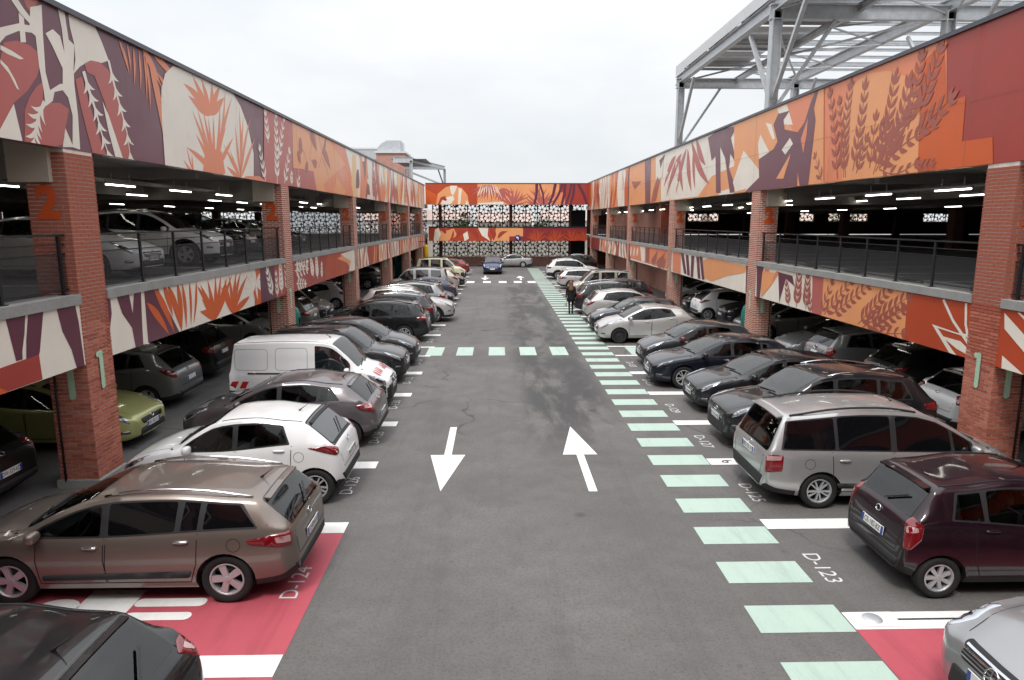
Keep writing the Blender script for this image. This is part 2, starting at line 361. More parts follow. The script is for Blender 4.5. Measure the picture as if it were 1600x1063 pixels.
# disabled-bay pictogram: rounded bars and a seat
def rrect(x0, x1, y0, y1, r, n=5):
    out = []
    for cx, cy, a0 in ((x1-r, y1-r, 0), (x0+r, y1-r, 90), (x0+r, y0+r, 180), (x1-r, y0+r, 270)):
        for k in range(n+1): a = R(a0 + 90*k/n); out.append((cx + r*math.cos(a), cy + r*math.sin(a)))
    return out
sheet('wheelchair_symbol', rrect(-4.615, -3.72, 8.0, 8.19, .08), M['line_white'], Z1 + .003)
sheet('wheelchair_symbol', rrect(-4.615, -3.78, 7.70, 7.87, .08), M['line_white'], Z1 + .003)
sheet('wheelchair_symbol', [(-5.30,8.4),(-4.62,8.4),(-4.62,7.68),(-4.80,7.50),(-5.30,7.58)], M['line_white'], Z1 + .003)
sheet('wheelchair_symbol', [(-5.55 + .27*math.cos(a), 8.0 + .2*math.sin(a)) for a in [k*math.pi/8 for k in range(16)]], M['line_white'], Z1 + .003)
# green walking stripes on the right
k = 0; y = 5.03 - 2.25
while y < 70:
    x1 = 4.25
    rect('crossing_stripe', 3.105, x1 - .004, y, y + .58, M['line_green']); y += 1.125; k += 1
# crossing over the lane
for x0 in (-2.60, -1.49, -.31, .84, 2.0): rect('crossing_stripe', x0, x0 + .60, 24.22, 25.86, M['line_green'])
for x0 in (-3.9, -5.1): rect('crossing_stripe', x0, x0 + .6, 24.26, 25.78, M['line_green'])
for x0 in (4.9, 6.1): rect('crossing_stripe', x0, x0 + .6, 24.26, 25.78, M['line_green'])
for x0 in (-2.4, -1.1, .15, 1.35, 2.45): rect('crossing_stripe', x0, x0 + .62, 53.4, 55.0, M['line_white'])
def arrow(x, y0, y1, up, s=1):
    yh = y0 + (y1 - y0) * (.5 if up else .5)
    a, b = .36 * s, .078 * s
    if up: pts = [(x-b, y0), (x+b, y0), (x+b, yh), (x+a, yh), (x, y1), (x-a, yh), (x-b, yh)]
    else: pts = [(x-b, y1), (x-b, yh), (x-a, yh), (x, y0), (x+a, yh), (x+b, yh), (x+b, y1)]
    sheet('direction_arrow', pts, M['line_white'])
arrow(-1.03, 11.66, 15.53, False); arrow(1.72, 11.6, 15.53, True)
arrow(-1.0, 56.0, 60.3, False); arrow(2.0, 56.2, 60.3, True)
for i in range(22):
    yl = (YL[i] + YL[i+1]) / 2
    if i < 6: ground_text('D-%d' % (124 + 2*i), -2.70, YL[i] + 1.75, .33, R(90), M['line_thin'], Z1 + .006)
    elif i != 6: ground_text('D-%d' % (122 + 2*i), -2.70, YL[i] + 1.5, .33, R(90), M['line_thin'])
for i in range(20):
    if i != 6: ground_text('D-%d' % (123 + 2*(i if i < 6 else i-1)), 4.54, YR[i] + 1.3, .33, R(-90), M['line_thin'])
# flush cable cover with its round inspection lid at the end of the first right-hand line
cv = MB().box(4.30, 4.86, 7.36, 7.66, .006, .022).build('cable_cover', M['sign_white'], lane)
MB().lathe([(0, .045), (.07, .045), (.10, .038), (.115, .024), (.125, .02)], 20).build('inspection_lid', M['galv'], lane).location = (4.56, 7.52, 0)
MB().box(4.86, 7.2, 7.50, 7.53, .006, .012).build('cable_slot', M['alloy_dark'], lane)
vs, fs = text_geo('6', .34); o = MB().add(vs, fs).build('line_numeral', M['ink'], lane); o.location = (4.62, 13.07, Z1 + .008); o.rotation_euler = (0, 0, R(-60))
# longitudinal joint and drain covers in the lane
for y0, x in ((9, 2.05), (9, -2.2)):
    pass
for x, y in ((.9, 33.5), (.4, 29.0)):
    MB().box(x-.3, x+.3, y-.3, y+.3, .001, .006).build('drain_cover', M['alloy_dark'], lane)

# ============================================================ parking buildings
FONT = {}
def paint_text(s, size, m, parent, loc, facing, name='numeral', bold=.02):
    """lettering on a vertical face; facing '+x','-x','-y'"""
    vs, fs = text_geo(s, size, bold); out = []
    for x, y, z in vs:
        out.append({'+x': (0, x, y), '-x': (0, -x, y), '-y': (x, 0, y)}[facing])
    o = MB().add(out, fs).build(name, m, parent); o.location = loc; return o
brick_meshes = {}
def brick_mesh(lx, ly, lz):
    k = (round(lx, 3), round(ly, 3), round(lz, 3))
    if k not in brick_meshes:
        me = MB().box(-lx/2, lx/2, -ly/2, ly/2, -lz/2, lz/2).mesh('brick'); me.materials.append(M['brick_piece']); brick_meshes[k] = me
    return brick_meshes[k]
def brick_face(parent, face, a0, a1, plane, sgn, z0, z1, limit, rnd):
    """running bond of brick slips on one face of a column; face 'x' (courtyard) or 'y' (camera side)"""
    P, BL, T = .068, .222, .012; nrow = int((z1 - z0) / P); made = 0; rest = MB(); spots = []
    for r in range(nrow):
        z = z0 + (r + .5) * P; x = a0; off = (r % 2) * .115
        edges = [a0]; p = a0 + (.232 - off if off else .232)
        while p < a1 - .06: edges.append(p); p += .232
        edges.append(a1)
        for i in range(len(edges) - 1): spots.append((edges[i] + .006, edges[i+1] - .006, z))
    spots.sort(key=lambda q: abs(q[2] - rnd))
    for e0, e1, z in spots:
        c, l = (e0 + e1) / 2, e1 - e0; dep = T + random.uniform(-.0012, .0012)
        if made < limit:
            o = bpy.data.objects.new('brick', brick_mesh(dep, l, P - .0155) if face == 'x' else brick_mesh(l, dep, P - .0155)); col.objects.link(o); o.parent = parent
            o.location = (plane + sgn * dep / 2, c, z) if face == 'x' else (c, plane + sgn * dep / 2, z); made += 1
        else:
            h = (P - .0155) / 2
            if face == 'x': rest.box(plane, plane + sgn*dep, e0, e1, z-h, z+h)
            else: rest.box(e0, e1, plane, plane + sgn*dep, z-h, z+h)
    if rest.f: tag(rest.build('brickwork', M['brick_piece'], parent), kind='stuff')

def railing(x, y0, y1, z, n, label, grp):
    """balustrade of one bay: posts, rails, mesh infill"""
    t = empty('railing', (x, (y0+y1)/2, z)); tag(t, label, 'railing', grp); ly = (y1 - y0) / 2
    for k in range(n):
        yy = -ly + .15 + (2*ly - .3) * k / (n - 1)
        MB().box(-.02, .02, yy-.03, yy+.03, 0, 1.0).box(-.06, .06, yy-.06, yy+.06, 0, .012).build('post', M['rail'], t)
    MB().box(-.03, .03, -ly, ly, 1.0, 1.035).build('top_rail', M['rail'], t)
    for h in (.86, .70): MB().box(-.01, .01, -ly, ly, h-.01, h+.01).build('rail_bar', M['rail'], t)
    MB().box(-.012, .012, -ly, ly, .08, .10).build('rail_bar', M['rail'], t)
    me = MB().add([(-.004, -ly, .09), (-.004, ly, .09), (-.004, ly, .69), (-.004, -ly, .69)], [(0,1,2,3)]); me.build('mesh_panel', M['mesh'], t)

YEND = 76.0
def building(side):
    s = -1 if side == 'L' else 1
    X = -7.26 if side == 'L' else 9.56
    cols = [-11.2, .4, 12.0, 23.7, 35.3, 46.9, 57.2, 67.2] if side == 'L' else [-11.7, .5, 12.65, 25.05, 37.4, 49.6, 59.2, 69.5]
    cw = .82
    zl1, zl0, zf0, zu0, zu1 = (3.54, 3.37, 2.29, 6.0, 8.25) if side == 'L' else (3.34, 3.17, 2.04, 5.88, 8.6)
    fl = zl1 - .09
    YA, YB = -12.0, (70.4 if side == 'L' else 72.6)
    XB = X + s * 46
    root = empty('parking_building', (X + s*20, 35, 0)); root.location = (0, 0, 0)
    tag(root, 'two-storey brick parking deck with a leaf mural, cars parked on its upper floor' if side == 'L' else 'two-storey brick parking deck with an empty upper floor, steel frame on its roof', 'car park')
    # ground floor apron, slabs, soffits
    boxo('floor_slab', X + s*.25, XB, YA, YEND, zl0 - .45, fl, [M['soffit']], root)
    d = MB().add([(X + s*.25, YA, fl+.003), (XB, YA, fl+.003), (XB, YEND, fl+.003), (X + s*.25, YEND, fl+.003)], [(0,1,2,3)]).build('deck_surface', M['deck'], root)
    boxo('roof_slab', X + s*.25, XB, YA, YEND, zu0 + .12, zu0 + .5, [M['soffit']], root)
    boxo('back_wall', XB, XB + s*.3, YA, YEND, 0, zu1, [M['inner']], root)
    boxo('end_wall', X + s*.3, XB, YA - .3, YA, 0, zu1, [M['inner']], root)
    # ceiling ribs, along y
    for q in range(1, 9): boxo('ceiling_rib', X + s*(q*5.0), X + s*(q*5.0 + .35), YA, YEND, zu0 - .38, zu0 + .118, [M['soffit']], root)
    for yq in range(-8, 74, 6):
        boxo('ceiling_rib', X + s*.4, X + s*4.8, yq + 2, yq + 2.22, zu0 - .12, zu0 + .117, [M['soffit']], root)
        boxo('ceiling_rib', X + s*.4, X + s*4.8, yq + 2, yq + 2.22, zl0 - .70, zl0 - .452, [M['soffit']], root)
    for q in (2.3, 7.2): MB().tube([(X + s*q, YA + .2, zu0 - .22), (X + s*q, YEND - .4, zu0 - .22)], .06, 8).build('ceiling_pipe', M['soffit'], root)
    # fascias (painted panels) and coping
    upf = boxo('fascia', X, X + s*.22, YA, YB, zu0, zu1, [PALM[PALI['plum_hazed' if side == 'L' else 'peach']]], root)
    MB().box(X - s*.07, X + s*.30, YA, YB, zu1 + .001, zu1 + .09).build('coping', M['coping'], root)
    lowf = boxo('fascia', X + s*.015, X + s*.22, YA, YB, zf0, zl0 - .002, [PALM[PALI['cream']]], root)
    for q in range(int((YB - YA) / 5.8)):
        yq = YA + 5.8*q + 2.9
        MB().box(X - s*.062, X - s*.0605, yq, yq + .008, zu0, zu1).build('panel_joint', M['joint'], root)
    if side == 'R': MB().box(X - s*.0622, X - s*.0607, YA, YB, zu0 + 1.28, zu0 + 1.287).build('panel_joint', M['joint'], root)
    # concrete ledge in lengths
    cuts = [YA] + [q for c_ in cols for q in (c_, c_ + cw)] + [YB]
    for ya, yb in zip(cuts[0::2], cuts[1::2]):
        n = max(1, int(round((yb - ya) / 3.7)))
        for k in range(n):
            q0, q1 = ya + (yb - ya)*k/n, ya + (yb - ya)*(k+1)/n
            if q1 - q0 > .1: boxo('ledge', X - s*.030, X + s*.42, q0 + .004, q1 - .004, zl0, zl1, [M['concrete']], root)
    # columns
    for i, y in enumerate(cols):
        near = i == 2
        c = boxo('column', X + s*.012, X + s*.68, y, y + cw, .0, zu0 - .002, [M['mortar'] if near else M['brick_wall']], root)
        if near:
            nb = 155
            brick_face(c, 'x', y - .012, y + cw + .012, X + s*.012, -s, .16, zu0 - .01, 165, 1.6)
            brick_face(c, 'y', min(X, X + s*.69), max(X, X + s*.69), y, -1, .16, zu0 - .01, 132, 1.3)
            MB().box(X - s*.05, X + s*.74, y - .05, y + cw + .05, .0, .15).build('plinth', M['concrete'], c)
            MB().tube([(X + s*.58, y - .035, .12), (X + s*.58, y - .035, zf0 + .2)], .02, 8).build('drain_pipe', M['black_pipe'], c)
        else:
            # courtyard face stands a little proud of the fascia
            boxo('brick_face', X - s*.012, X + s*.010, y + .0, y + cw, .15, zu0 - .012, [M['brick_wall']], c)
            MB().box(X - s*.05, X + s*.74, y - .05, y + cw + .05, .0, .15).build('plinth', M['concrete'], c)
            MB().tube([(X + s*.6, y - .03, .12), (X + s*.6, y - .03, zf0 + .2)], .02, 6).build('drain_pipe', M['black_pipe'], c)
        boxo('beam_end', X + s*.23, X + s*.92, y - .10, y + cw + .06, zu0 - .56, zu0 + .115, [M['beam']], c)
        boxo('beam_end', X + s*.72, X + s*9, y + .1, y + cw - .1, zu0 - .5, zu0 + .113, [M['soffit']], c)
        boxo('beam_end', X + s*.72, X + s*9, y + .1, y + cw - .1, zl0 - 1.0, zl0 - .449, [M['soffit']], c)
        paint_text('2', .74, M['num_orange'], c, (X + s*.36, y - .016 - .004, zu0 - .92), '-y', bold=.035)
        # numeral 1: a rounded bar with a short flag, on two faces
        for face in (0, 1):
            bar = rrect(-.06, .06, -.36, .36, .06, 4); fl_ = rrect(-.145, .0, .24, .345, .05, 4); mb = MB()
            for ii, p2 in enumerate((bar, fl_)):
                if face == 0: mb.poly([(X - s*(.017 + .001*ii), y + cw/2 - s*a, zf0 - .17 + b_) for a, b_ in p2])
                else: mb.poly([(X + s*.30 + a, y - .018 - .001*ii, zf0 - .28 + b_) for a, b_ in p2])
            mb.build('numeral', M['num_green'], c)
        # inner columns of the deck
        for q in (15.5, 31.0):
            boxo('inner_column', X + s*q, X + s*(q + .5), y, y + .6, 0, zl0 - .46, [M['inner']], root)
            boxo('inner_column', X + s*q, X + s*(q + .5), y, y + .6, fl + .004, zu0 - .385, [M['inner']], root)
    # white bay lines on the deck
    for q in range(0, 26):
        y = -8 + 2.8*q
        if y < 68: MB().add([(X + s*1.2, y, fl+.008), (X + s*5.6, y, fl+.008), (X + s*5.6, y+.12, fl+.008), (X + s*1.2, y+.12, fl+.008)], [(0,1,2,3)]).build('bay_line', M['line_thin'], root)
        if y < 68 and side == 'R': MB().box(X + s*.95, X + s*1.12, y + .5, y + 2.2, fl + .009, fl + .11).build('wheel_stop', M['concrete'], root)
    # balustrades
    for i in range(1, len(cols)):
        y0 = cols[i] + cw; y1 = cols[i+1] if i + 1 < len(cols) else YB - .1
        if y1 < 4 or y1 - y0 < 1.5: continue
        n = max(3, int(round((y1 - y0) / 1.5)) + 1)
        nm = ['', 'nearest the bare lane end', 'first', 'second', 'third', 'fourth', 'fifth', 'sixth', 'seventh']
        wh = {1: 'before the large bricked column', 2: 'in the first long bay', 3: 'in the second bay of the deck', 4: 'in the third bay of the deck', 5: 'in the fourth bay of the deck', 6: 'in the fifth bay of the deck', 7: 'in the short last bay by the screens'}[i]
        railing(X + s*.16, y0 + .02, y1 - .02, zl1, n, 'black mesh railing %s, %s' % (wh, 'on the car-filled deck' if side == 'L' else 'on the empty deck'), 'balustrades of the %s deck' % ('full' if side == 'L' else 'empty'))
    # fluorescent fittings under both ceilings
    rows = [1.6, 4.4, 11.8] if side == 'L' else [.9, 3.6, 13.4]
    for q in rows:
        y = 6.5 if side == 'R' else 7.4
        while y < 66:
            for zz, gl in ((zu0 - .40, 'upper deck'), (zl0 - .74, 'ground floor')):
                if gl == 'ground floor' and (q > 12 or int(y) % 2): continue
                t = empty('ceiling_light', (X + s*q, y, zz)); tag(t, 'lit fluorescent strip light hanging under the %s ceiling of the %s building' % (gl, 'car-filled' if side == 'L' else 'empty-decked'), 'strip light', 'strip lights %s %s' % (gl, side == 'L' and 'full building' or 'empty building'))
                MB().box(-.030, .030, -.65, .65, .03, .085).box(-.01, .01, -.4, -.38, .10, .28).box(-.01, .01, .38, .4, .10, .28).build('housing', M['fixture'], t)
                MB().box(-.018, .018, -.62, .62, .0, .029).build('tube', M['tube'], t)
            y += 3.1 if q < 5 else 5.6
    return dict(root=root, X=X, s=s, upf=upf, lowf=lowf, zu0=zu0, zu1=zu1, zf0=zf0, zl0=zl0, zl1=zl1, cols=cols, YB=YB, YA=YA, fl=fl)
BL = building('L'); BR = building('R')

# ============================================================ flower screens and the end bridge
def petal(cx, cy, a, rc, rad):
    """teardrop: pointed at the flower's heart, round at the tip"""
    th = math.asin(rad / rc); tl_ = math.sqrt(rc*rc - rad*rad) ; pts = [(.075, 0)]
    for k in range(11):
        b_ = -math.pi/2 - th + (math.pi + 2*th)*k/10; pts.append((rc + rad*math.cos(b_), rad*math.sin(b_)))
    ca, sa = math.cos(a), math.sin(a)
    return [(cx + x*ca - y_*sa, cy + x*sa + y_*ca) for x, y_ in pts]
def inside(p, poly):
    x, y = p; c = False; n = len(poly)
    for i in range(n):
        x1, y1 = poly[i]; x2, y2 = poly[i-1]
        if (y1 > y) != (y2 > y) and x < (x2 - x1) * (y - y1) / (y2 - y1) + x1: c = not c
    return c
def screen_panel_mesh(w, h, seed):
    rnd = random.Random(seed); holes = []; S = .98
    fl = []
    for j in range(-1, int(h / (S*.86)) + 2):
        for i in range(-1, int(w / S) + 2):
            fl.append((i*S + (j % 2)*S/2, j*S*.866, rnd.uniform(0, 6.28)))
    mg = .03
    def clip(p):
        for ax, lim, sg in ((0, mg, 1), (0, w - mg, -1), (1, mg, 1), (1, h - mg, -1)):
            q = []
            for i in range(len(p)):
                a, b_ = p[i-1], p[i]; da, db = (a[ax]-lim)*sg, (b_[ax]-lim)*sg
                if (da >= 0) != (db >= 0): k = da/(da-db); q.append((a[0]+(b_[0]-a[0])*k, a[1]+(b_[1]-a[1])*k))
                if db >= 0: q.append(b_)
            p = q
            if len(p) < 3: return []
        return p
    for cx, cy, a0 in fl:
        for k in range(6): holes.append(clip(petal(cx, cy, a0 + math.pi*k/3, .335, .150)))
        for s_ in (1, -1): holes.append(clip([(cx + S/2 + .07*math.cos(t), cy + s_*S*.29 + .07*math.sin(t)) for t in [q*math.pi/4 for q in range(8)]]))
    good = []
    for p in holes:
        u = []
        for pt in p:
            if not u or (abs(pt[0]-u[-1][0]) + abs(pt[1]-u[-1][1])) > .004: u.append(pt)
        ar = abs(sum(u[i-1][0]*u[i][1] - u[i][0]*u[i-1][1] for i in range(len(u)))) / 2 if len(u) > 2 else 0
        if ar > .004: good.append(u)
    holes = good
    verts = [Vector((0,0)), Vector((w,0)), Vector((w,h)), Vector((0,h))]; edges = [(0,1),(1,2),(2,3),(3,0)]
    for hl in holes:
        b = len(verts); verts += [Vector(p) for p in hl]; edges += [(b+i, b+(i+1) % len(hl)) for i in range(len(hl))]
    vo, eo, fo, *_ = delaunay_2d_cdt(verts, edges, [], 0, 1e-5)
    mb = MB(); fs = []
    for f in fo:
        c = sum((vo[i] for i in f), Vector((0,0))) / len(f)
        if any(inside(c, hh) for hh in holes): continue
        fs.append(list(f))
    T = .012; nv = len(vo)
    vs = [(p.x, 0, p.y) for p in vo] + [(p.x, T, p.y) for p in vo]
    cnt = {}
    for f in fs:
        for i in range(len(f)):
            e = (f[i], f[(i+1) % len(f)]); cnt[e] = 1
    faces = [f for f in fs] + [[i + nv for i in reversed(f)] for f in fs]
    for (a, b) in cnt:
        if (b, a) not in cnt: faces.append([b, a, a + nv, b + nv])
    me = MB().add(vs, faces).mesh('screen_panel'); me.materials.append(M['screen']); return me
PW = 1.24
SCR = {}
def screen(name_root, x0, x1, y, z0, z1, label, grp=None):
    t = empty('flower_screen', ((x0+x1)/2, y, z0)); tag(t, label, 'screen', grp); n = max(1, int(round((x1 - x0) / PW))); pw = (x1 - x0) / n; h = z1 - z0
    for k in range(n):
        key = (round(pw, 2), round(h, 2), k % 3)
        if key not in SCR: SCR[key] = screen_panel_mesh(pw - .03, h, k % 3 + 5)
        o = bpy.data.objects.new('screen_panel', SCR[key]); col.objects.link(o); o.parent = t; o.location = (-(x1-x0)/2 + k*pw + .015, 0, 0)
        MB().box(-(x1-x0)/2 + k*pw - .02, -(x1-x0)/2 + k*pw + .02, .02, .08, 0, h).build('mullion', M['screen'], t)
    MB().box(-(x1-x0)/2, (x1-x0)/2, .021, .079, h*.70, h*.70 + .04).build('mullion', M['screen'], t)
    return t
br = empty('end_bridge', (1, 71.3, 0)); br.location = (0, 0, 0)
tag(br, 'orange painted bridge closing the far end of the lane, joining both decks', 'bridge')
YE = 71.2
efu = boxo('fascia', -7.24, 9.54, YE, YE + .25, 6.42, 8.50, [PALM[PALI['ored']]], br)
MB().box(-7.24, 9.54, YE - .03, YE + .3, 8.501, 8.58).build('coping', M['coping'], br)
efl = boxo('fascia', -7.0, 9.3, YE + .06, YE + .28, 2.74, 4.10, [PALM[PALI['dred']]], br)
MB().box(-7.0, 9.3, YE + .02, YE + .3, 4.101, 4.22).build('coping', M['rail'], br)
boxo('floor_slab', -7.0, 9.3, YE + .29, 74.6, 2.95, 3.4, [M['soffit']], br)
boxo('roof_slab', -7.24, 9.54, YE + .26, 74.9, 6.5, 6.9, [M['soffit']], br)
for x in (-6.2, 1.35, 7.75):
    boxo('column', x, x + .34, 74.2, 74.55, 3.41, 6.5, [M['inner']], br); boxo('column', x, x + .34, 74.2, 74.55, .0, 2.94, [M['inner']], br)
boxo('base_wall', -6.9, 9.5, 74.75, 75.0, 0, .95, [M['brick_wall']], br)
boxo('void_panel', 7.95, 9.45, 73.6, 73.8, 3.41, 5.9, [M['dark']], br); boxo('void_panel', 7.95, 9.45, 73.6, 73.8, .0, 2.9, [M['dark']], br)  # near-black panels stand in for the shade of the open void here
screen('s', -6.9, 9.4, 74.78, 3.42, 6.49, 'brown flower-cut metal screen above the painted middle band of the bridge', 'screens of the bridge')
screen('s', -6.9, 9.4, 74.78, .96, 2.94, 'brown flower-cut metal screen standing on the low brick wall behind the parked saloon', 'screens of the bridge')
screen('s', -32, -7.6, YEND - .2, 3.5, 5.9, 'brown flower-cut screen at the far end of the deck holding the upper cars')
for a, b, lb in ((21, 24.4, 'wide'), (33.4, 35, 'narrow'), (36.6, 41, 'widest'), (47.2, 51, 'outer')):
    screen('s', a, b, YEND - .2, 4.7, 6.0, '%s bright flower-cut screen window in the dark end wall of the empty deck' % lb)
for a, b in ((9.9, 21), (24.4, 33.4), (35, 36.6), (41, 47.2), (51, 55.4)): boxo('end_wall', a, b, YEND - .3, YEND, 3.35, 6.0, [M['inner']], BR['root'])
boxo('end_wall', 10, 55.4, YEND - .31, YEND + .01, 3.34, 4.69, [M['inner']], BR['root'])
boxo('end_wall', 10, 55.4, YEND - .3, YEND, 0, 2.7, [M['inner']], BR['root']); boxo('end_wall', -53, -7.6, YEND - .3, YEND, 0, 2.9, [M['inner']], BL['root'])
boxo('end_wall', -53, -32, YEND - .3, YEND, 3.4, 6.1, [M['inner']], BL['root'])
# stair core behind the far right columns
for z0, z1 in ((0, 2.7), (3.27, 5.86)): boxo('stair_wall', 11.4, 11.7, 43.5, 71.5, z0, z1, [M['brick_wall']], BR['root'])
for y in (44.5, 56): boxo('stair_pier', 10.6, 11.38, y, y + .7, 3.27, 5.8, [PALM[PALI['brown']]], BR['root'])
# ---- the bridge the photograph is taken from, closing the near end of the lane behind the camera
nb_ = empty('near_bridge', (1, -6, 0)); nb_.location = (0, 0, 0); tag(nb_, 'covered bridge at the near end of the lane, from whose parapet the view is taken', 'bridge')
YN = -.55
boxo('fascia', -7.24, 9.54, YN - .25, YN, 6.42, 8.50, [PALM[PALI['ored']]], nb_); MB().box(-7.24, 9.54, YN - .3, YN + .03, 8.501, 8.58).build('coping', M['coping'], nb_)
boxo('fascia', -7.0, 9.3, YN - .28, YN - .06, 2.74, 4.10, [PALM[PALI['red']]], nb_); MB().box(-7.0, 9.3, YN - .3, YN - .02, 4.101, 4.22).build('coping', M['rail'], nb_)
boxo('floor_slab', -7.0, 9.3, -11.8, YN - .29, 2.95, 3.3, [M['soffit']], nb_); boxo('roof_slab', -7.24, 9.54, -11.9, YN - .26, 6.5, 6.9, [M['soffit']], nb_)
for x in (-6.6, 8.4): boxo('column', x, x + .5, -8, -7.5, 0, 2.94, [M['brick_wall']], nb_); boxo('column', x, x + .5, -8, -7.5, 3.31, 6.49, [M['brick_wall']], nb_)
# round blue sign with a left-turn arrow on the bridge band
sx_, sz_ = at_y(809, 372, YE)
sg = empty('turn_sign', (sx_, YE + .02, sz_)); tag(sg, 'round blue sign with a white left-turn arrow on the orange bridge', 'sign')
d = MB().lathe([(0, -.02), (.30, -.02), (.31, -.015), (.31, .03)], 28, axis='Y').build('disc', M['sign_blue'], sg)
MB().poly([(.09, -.026, -.17), (.09, -.026, .09), (-.03, -.026, .09), (-.03, -.026, .18), (-.20, -.026, .05), (-.03, -.026, -.08), (-.03, -.026, .01), (.01, -.026, .01), (.01, -.026, -.17)]).build('arrow', M['sign_white'], d)
# ============================================================ murals: flat paint shapes on the fascias
class Mural:
    """shapes in fascia coordinates (u along, z up), clipped to a rectangle; each call lies a hair above the one before"""
    def __init__(s, to3, u0, u1, z0, z1, step=.0019): s.step = step; s.to3 = to3; s.r = (u0, u1, z0, z1); s.mb = MB(); s.k = 0; s.n = 0
    def layer(s): s.k += 1; return s
    def poly(s, colour, pts, lay=None):
        s.n += 1; off = .0015 + s.step * (s.k if lay is None else lay) + .000045 * (s.n % int(s.step / .000046))
        try: tr = tessellate_polygon([[Vector((a, b, 0)) for a, b in pts]])
        except Exception: return
        u0, u1, z0, z1 = s.r
        for t in tr:
            p = [pts[i] for i in t]
            for ax, lim, sg in ((0, u0, 1), (0, u1, -1), (1, z0, 1), (1, z1, -1)):
                q = []
                for i in range(len(p)):
                    a, b = p[i-1], p[i]; da, db = (a[ax]-lim)*sg, (b[ax]-lim)*sg
                    if (da >= 0) != (db >= 0):
                        k = da / (da - db); q.append((a[0]+(b[0]-a[0])*k, a[1]+(b[1]-a[1])*k))
                    if db >= 0: q.append(b)
                p = q
                if len(p) < 3: break
            if len(p) >= 3:
                s.mb.add([s.to3(a, b, off) for a, b in p], [list(range(len(p)))], PALI[colour])
    def leaf(s, c, a, b, w, bend=0., lay=None):
        ax, az = a; bx, bz = b; dx, dz = bx-ax, bz-az; l = math.hypot(dx, dz) or 1; nx, nz_ = -dz/l, dx/l; L_, R_ = [], []
        for k in range(9):
            t = k/8; cx = ax + dx*t + nx*bend*l*math.sin(math.pi*t); cz = az + dz*t + nz_*bend*l*math.sin(math.pi*t); h = w*.5*math.sin(math.pi*min(1, t**.8))
            L_.append((cx + nx*h, cz + nz_*h)); R_.append((cx - nx*h, cz - nz_*h))
        s.poly(c, L_ + R_[::-1][1:-1], lay)
    def stroke(s, c, pts, w0, w1, lay=None):
        L_, R_ = [], []; n = len(pts)
        for i, (x, z) in enumerate(pts):
            a = pts[max(i-1, 0)]; b = pts[min(i+1, n-1)]; dx, dz = b[0]-a[0], b[1]-a[1]; l = math.hypot(dx, dz) or 1; w = (w0 + (w1-w0)*i/(n-1))/2
            L_.append((x - dz/l*w, z + dx/l*w)); R_.append((x + dz/l*w, z - dx/l*w))
        s.poly(c, L_ + R_[::-1], lay)
    def sprig(s, c, a, b, n, size, stem=.02, spread=.62, bend=0.):
        n = max(3, int(n*.8))
        """a stalk with paired leaves from a to b"""
        dx, dz = b[0]-a[0], b[1]-a[1]; l = math.hypot(dx, dz); ang0 = math.atan2(dz, dx); nx, nz_ = -dz/l, dx/l
        P = lambda t: (a[0]+dx*t + nx*bend*l*math.sin(math.pi*t), a[1]+dz*t + nz_*bend*l*math.sin(math.pi*t))
        s.stroke(c, [P(k/8) for k in range(9)], stem, stem*.5)
        for k in range(n):
            p = P(.12 + .86*k/(n-1)); q = size*(1 - .35*k/(n-1))
            for sg in (-1, 1):
                an = ang0 + sg*spread; s.leaf(c, p, (p[0]+math.cos(an)*q, p[1]+math.sin(an)*q), q*.33, sg*.08)
        p = P(1); s.leaf(c, p, (p[0]+dx/l*size*.7, p[1]+dz/l*size*.7), size*.3)
    def fan(s, c, base, ang, spread, n, ln, w, jitter=.2, rnd=None):
        rnd = rnd or random
        for k in range(n):
            a = ang + spread*(k/(n-1) - .5) if n > 1 else ang; l = ln*(1 - jitter*rnd.random())
            s.leaf(c, base, (base[0]+math.cos(a)*l, base[1]+math.sin(a)*l), w, rnd.uniform(-.10, .10))
    def ribbon(s, c, u, w, lean, rnd, wob=.12, z=None):
        z0, z1 = z or s.r[2:]; L_, R_ = [], []; ph = rnd.uniform(0, 6)
        for k in range(9):
            t = k/8; cx = u + lean*(t-.5) + wob*math.sin(ph + 4*t); hw = w/2*(.55 + .6*abs(math.sin(ph*.7 + 2.6*t)))
            L_.append((cx - hw, z0 + (z1-z0)*t)); R_.append((cx + hw, z0 + (z1-z0)*t))
        s.poly(c, L_ + R_[::-1])
    def thorns(s, c, pts, w, n, ln):
        s.stroke(c, pts, w, w*.25)
        tot = len(pts)-1
        for k in range(n):
            t = (k+.6)/n*tot; i = min(int(t), tot-1); f = t-i; p = (pts[i][0]+(pts[i+1][0]-pts[i][0])*f, pts[i][1]+(pts[i+1][1]-pts[i][1])*f)
            d = math.atan2(pts[i+1][1]-pts[i][1], pts[i+1][0]-pts[i][0])
            for sg in (-1, 1): s.leaf(c, p, (p[0]+math.cos(d+sg*.75)*ln, p[1]+math.sin(d+sg*.75)*ln), ln*.24, -sg*.18)
    def build(s, parent, name='mural'):
        return s.mb.build(name, PALM, parent)
def tracer(ox, oy, sc, X=None, Y=None):
    def f(pts):
        out = []
        for x, y in pts: out.append(at_x(ox + x/sc, oy + y/sc, X) if X is not None else at_y(ox + x/sc, oy + y/sc, Y))
        return out
    return f
rn = random.Random(3)
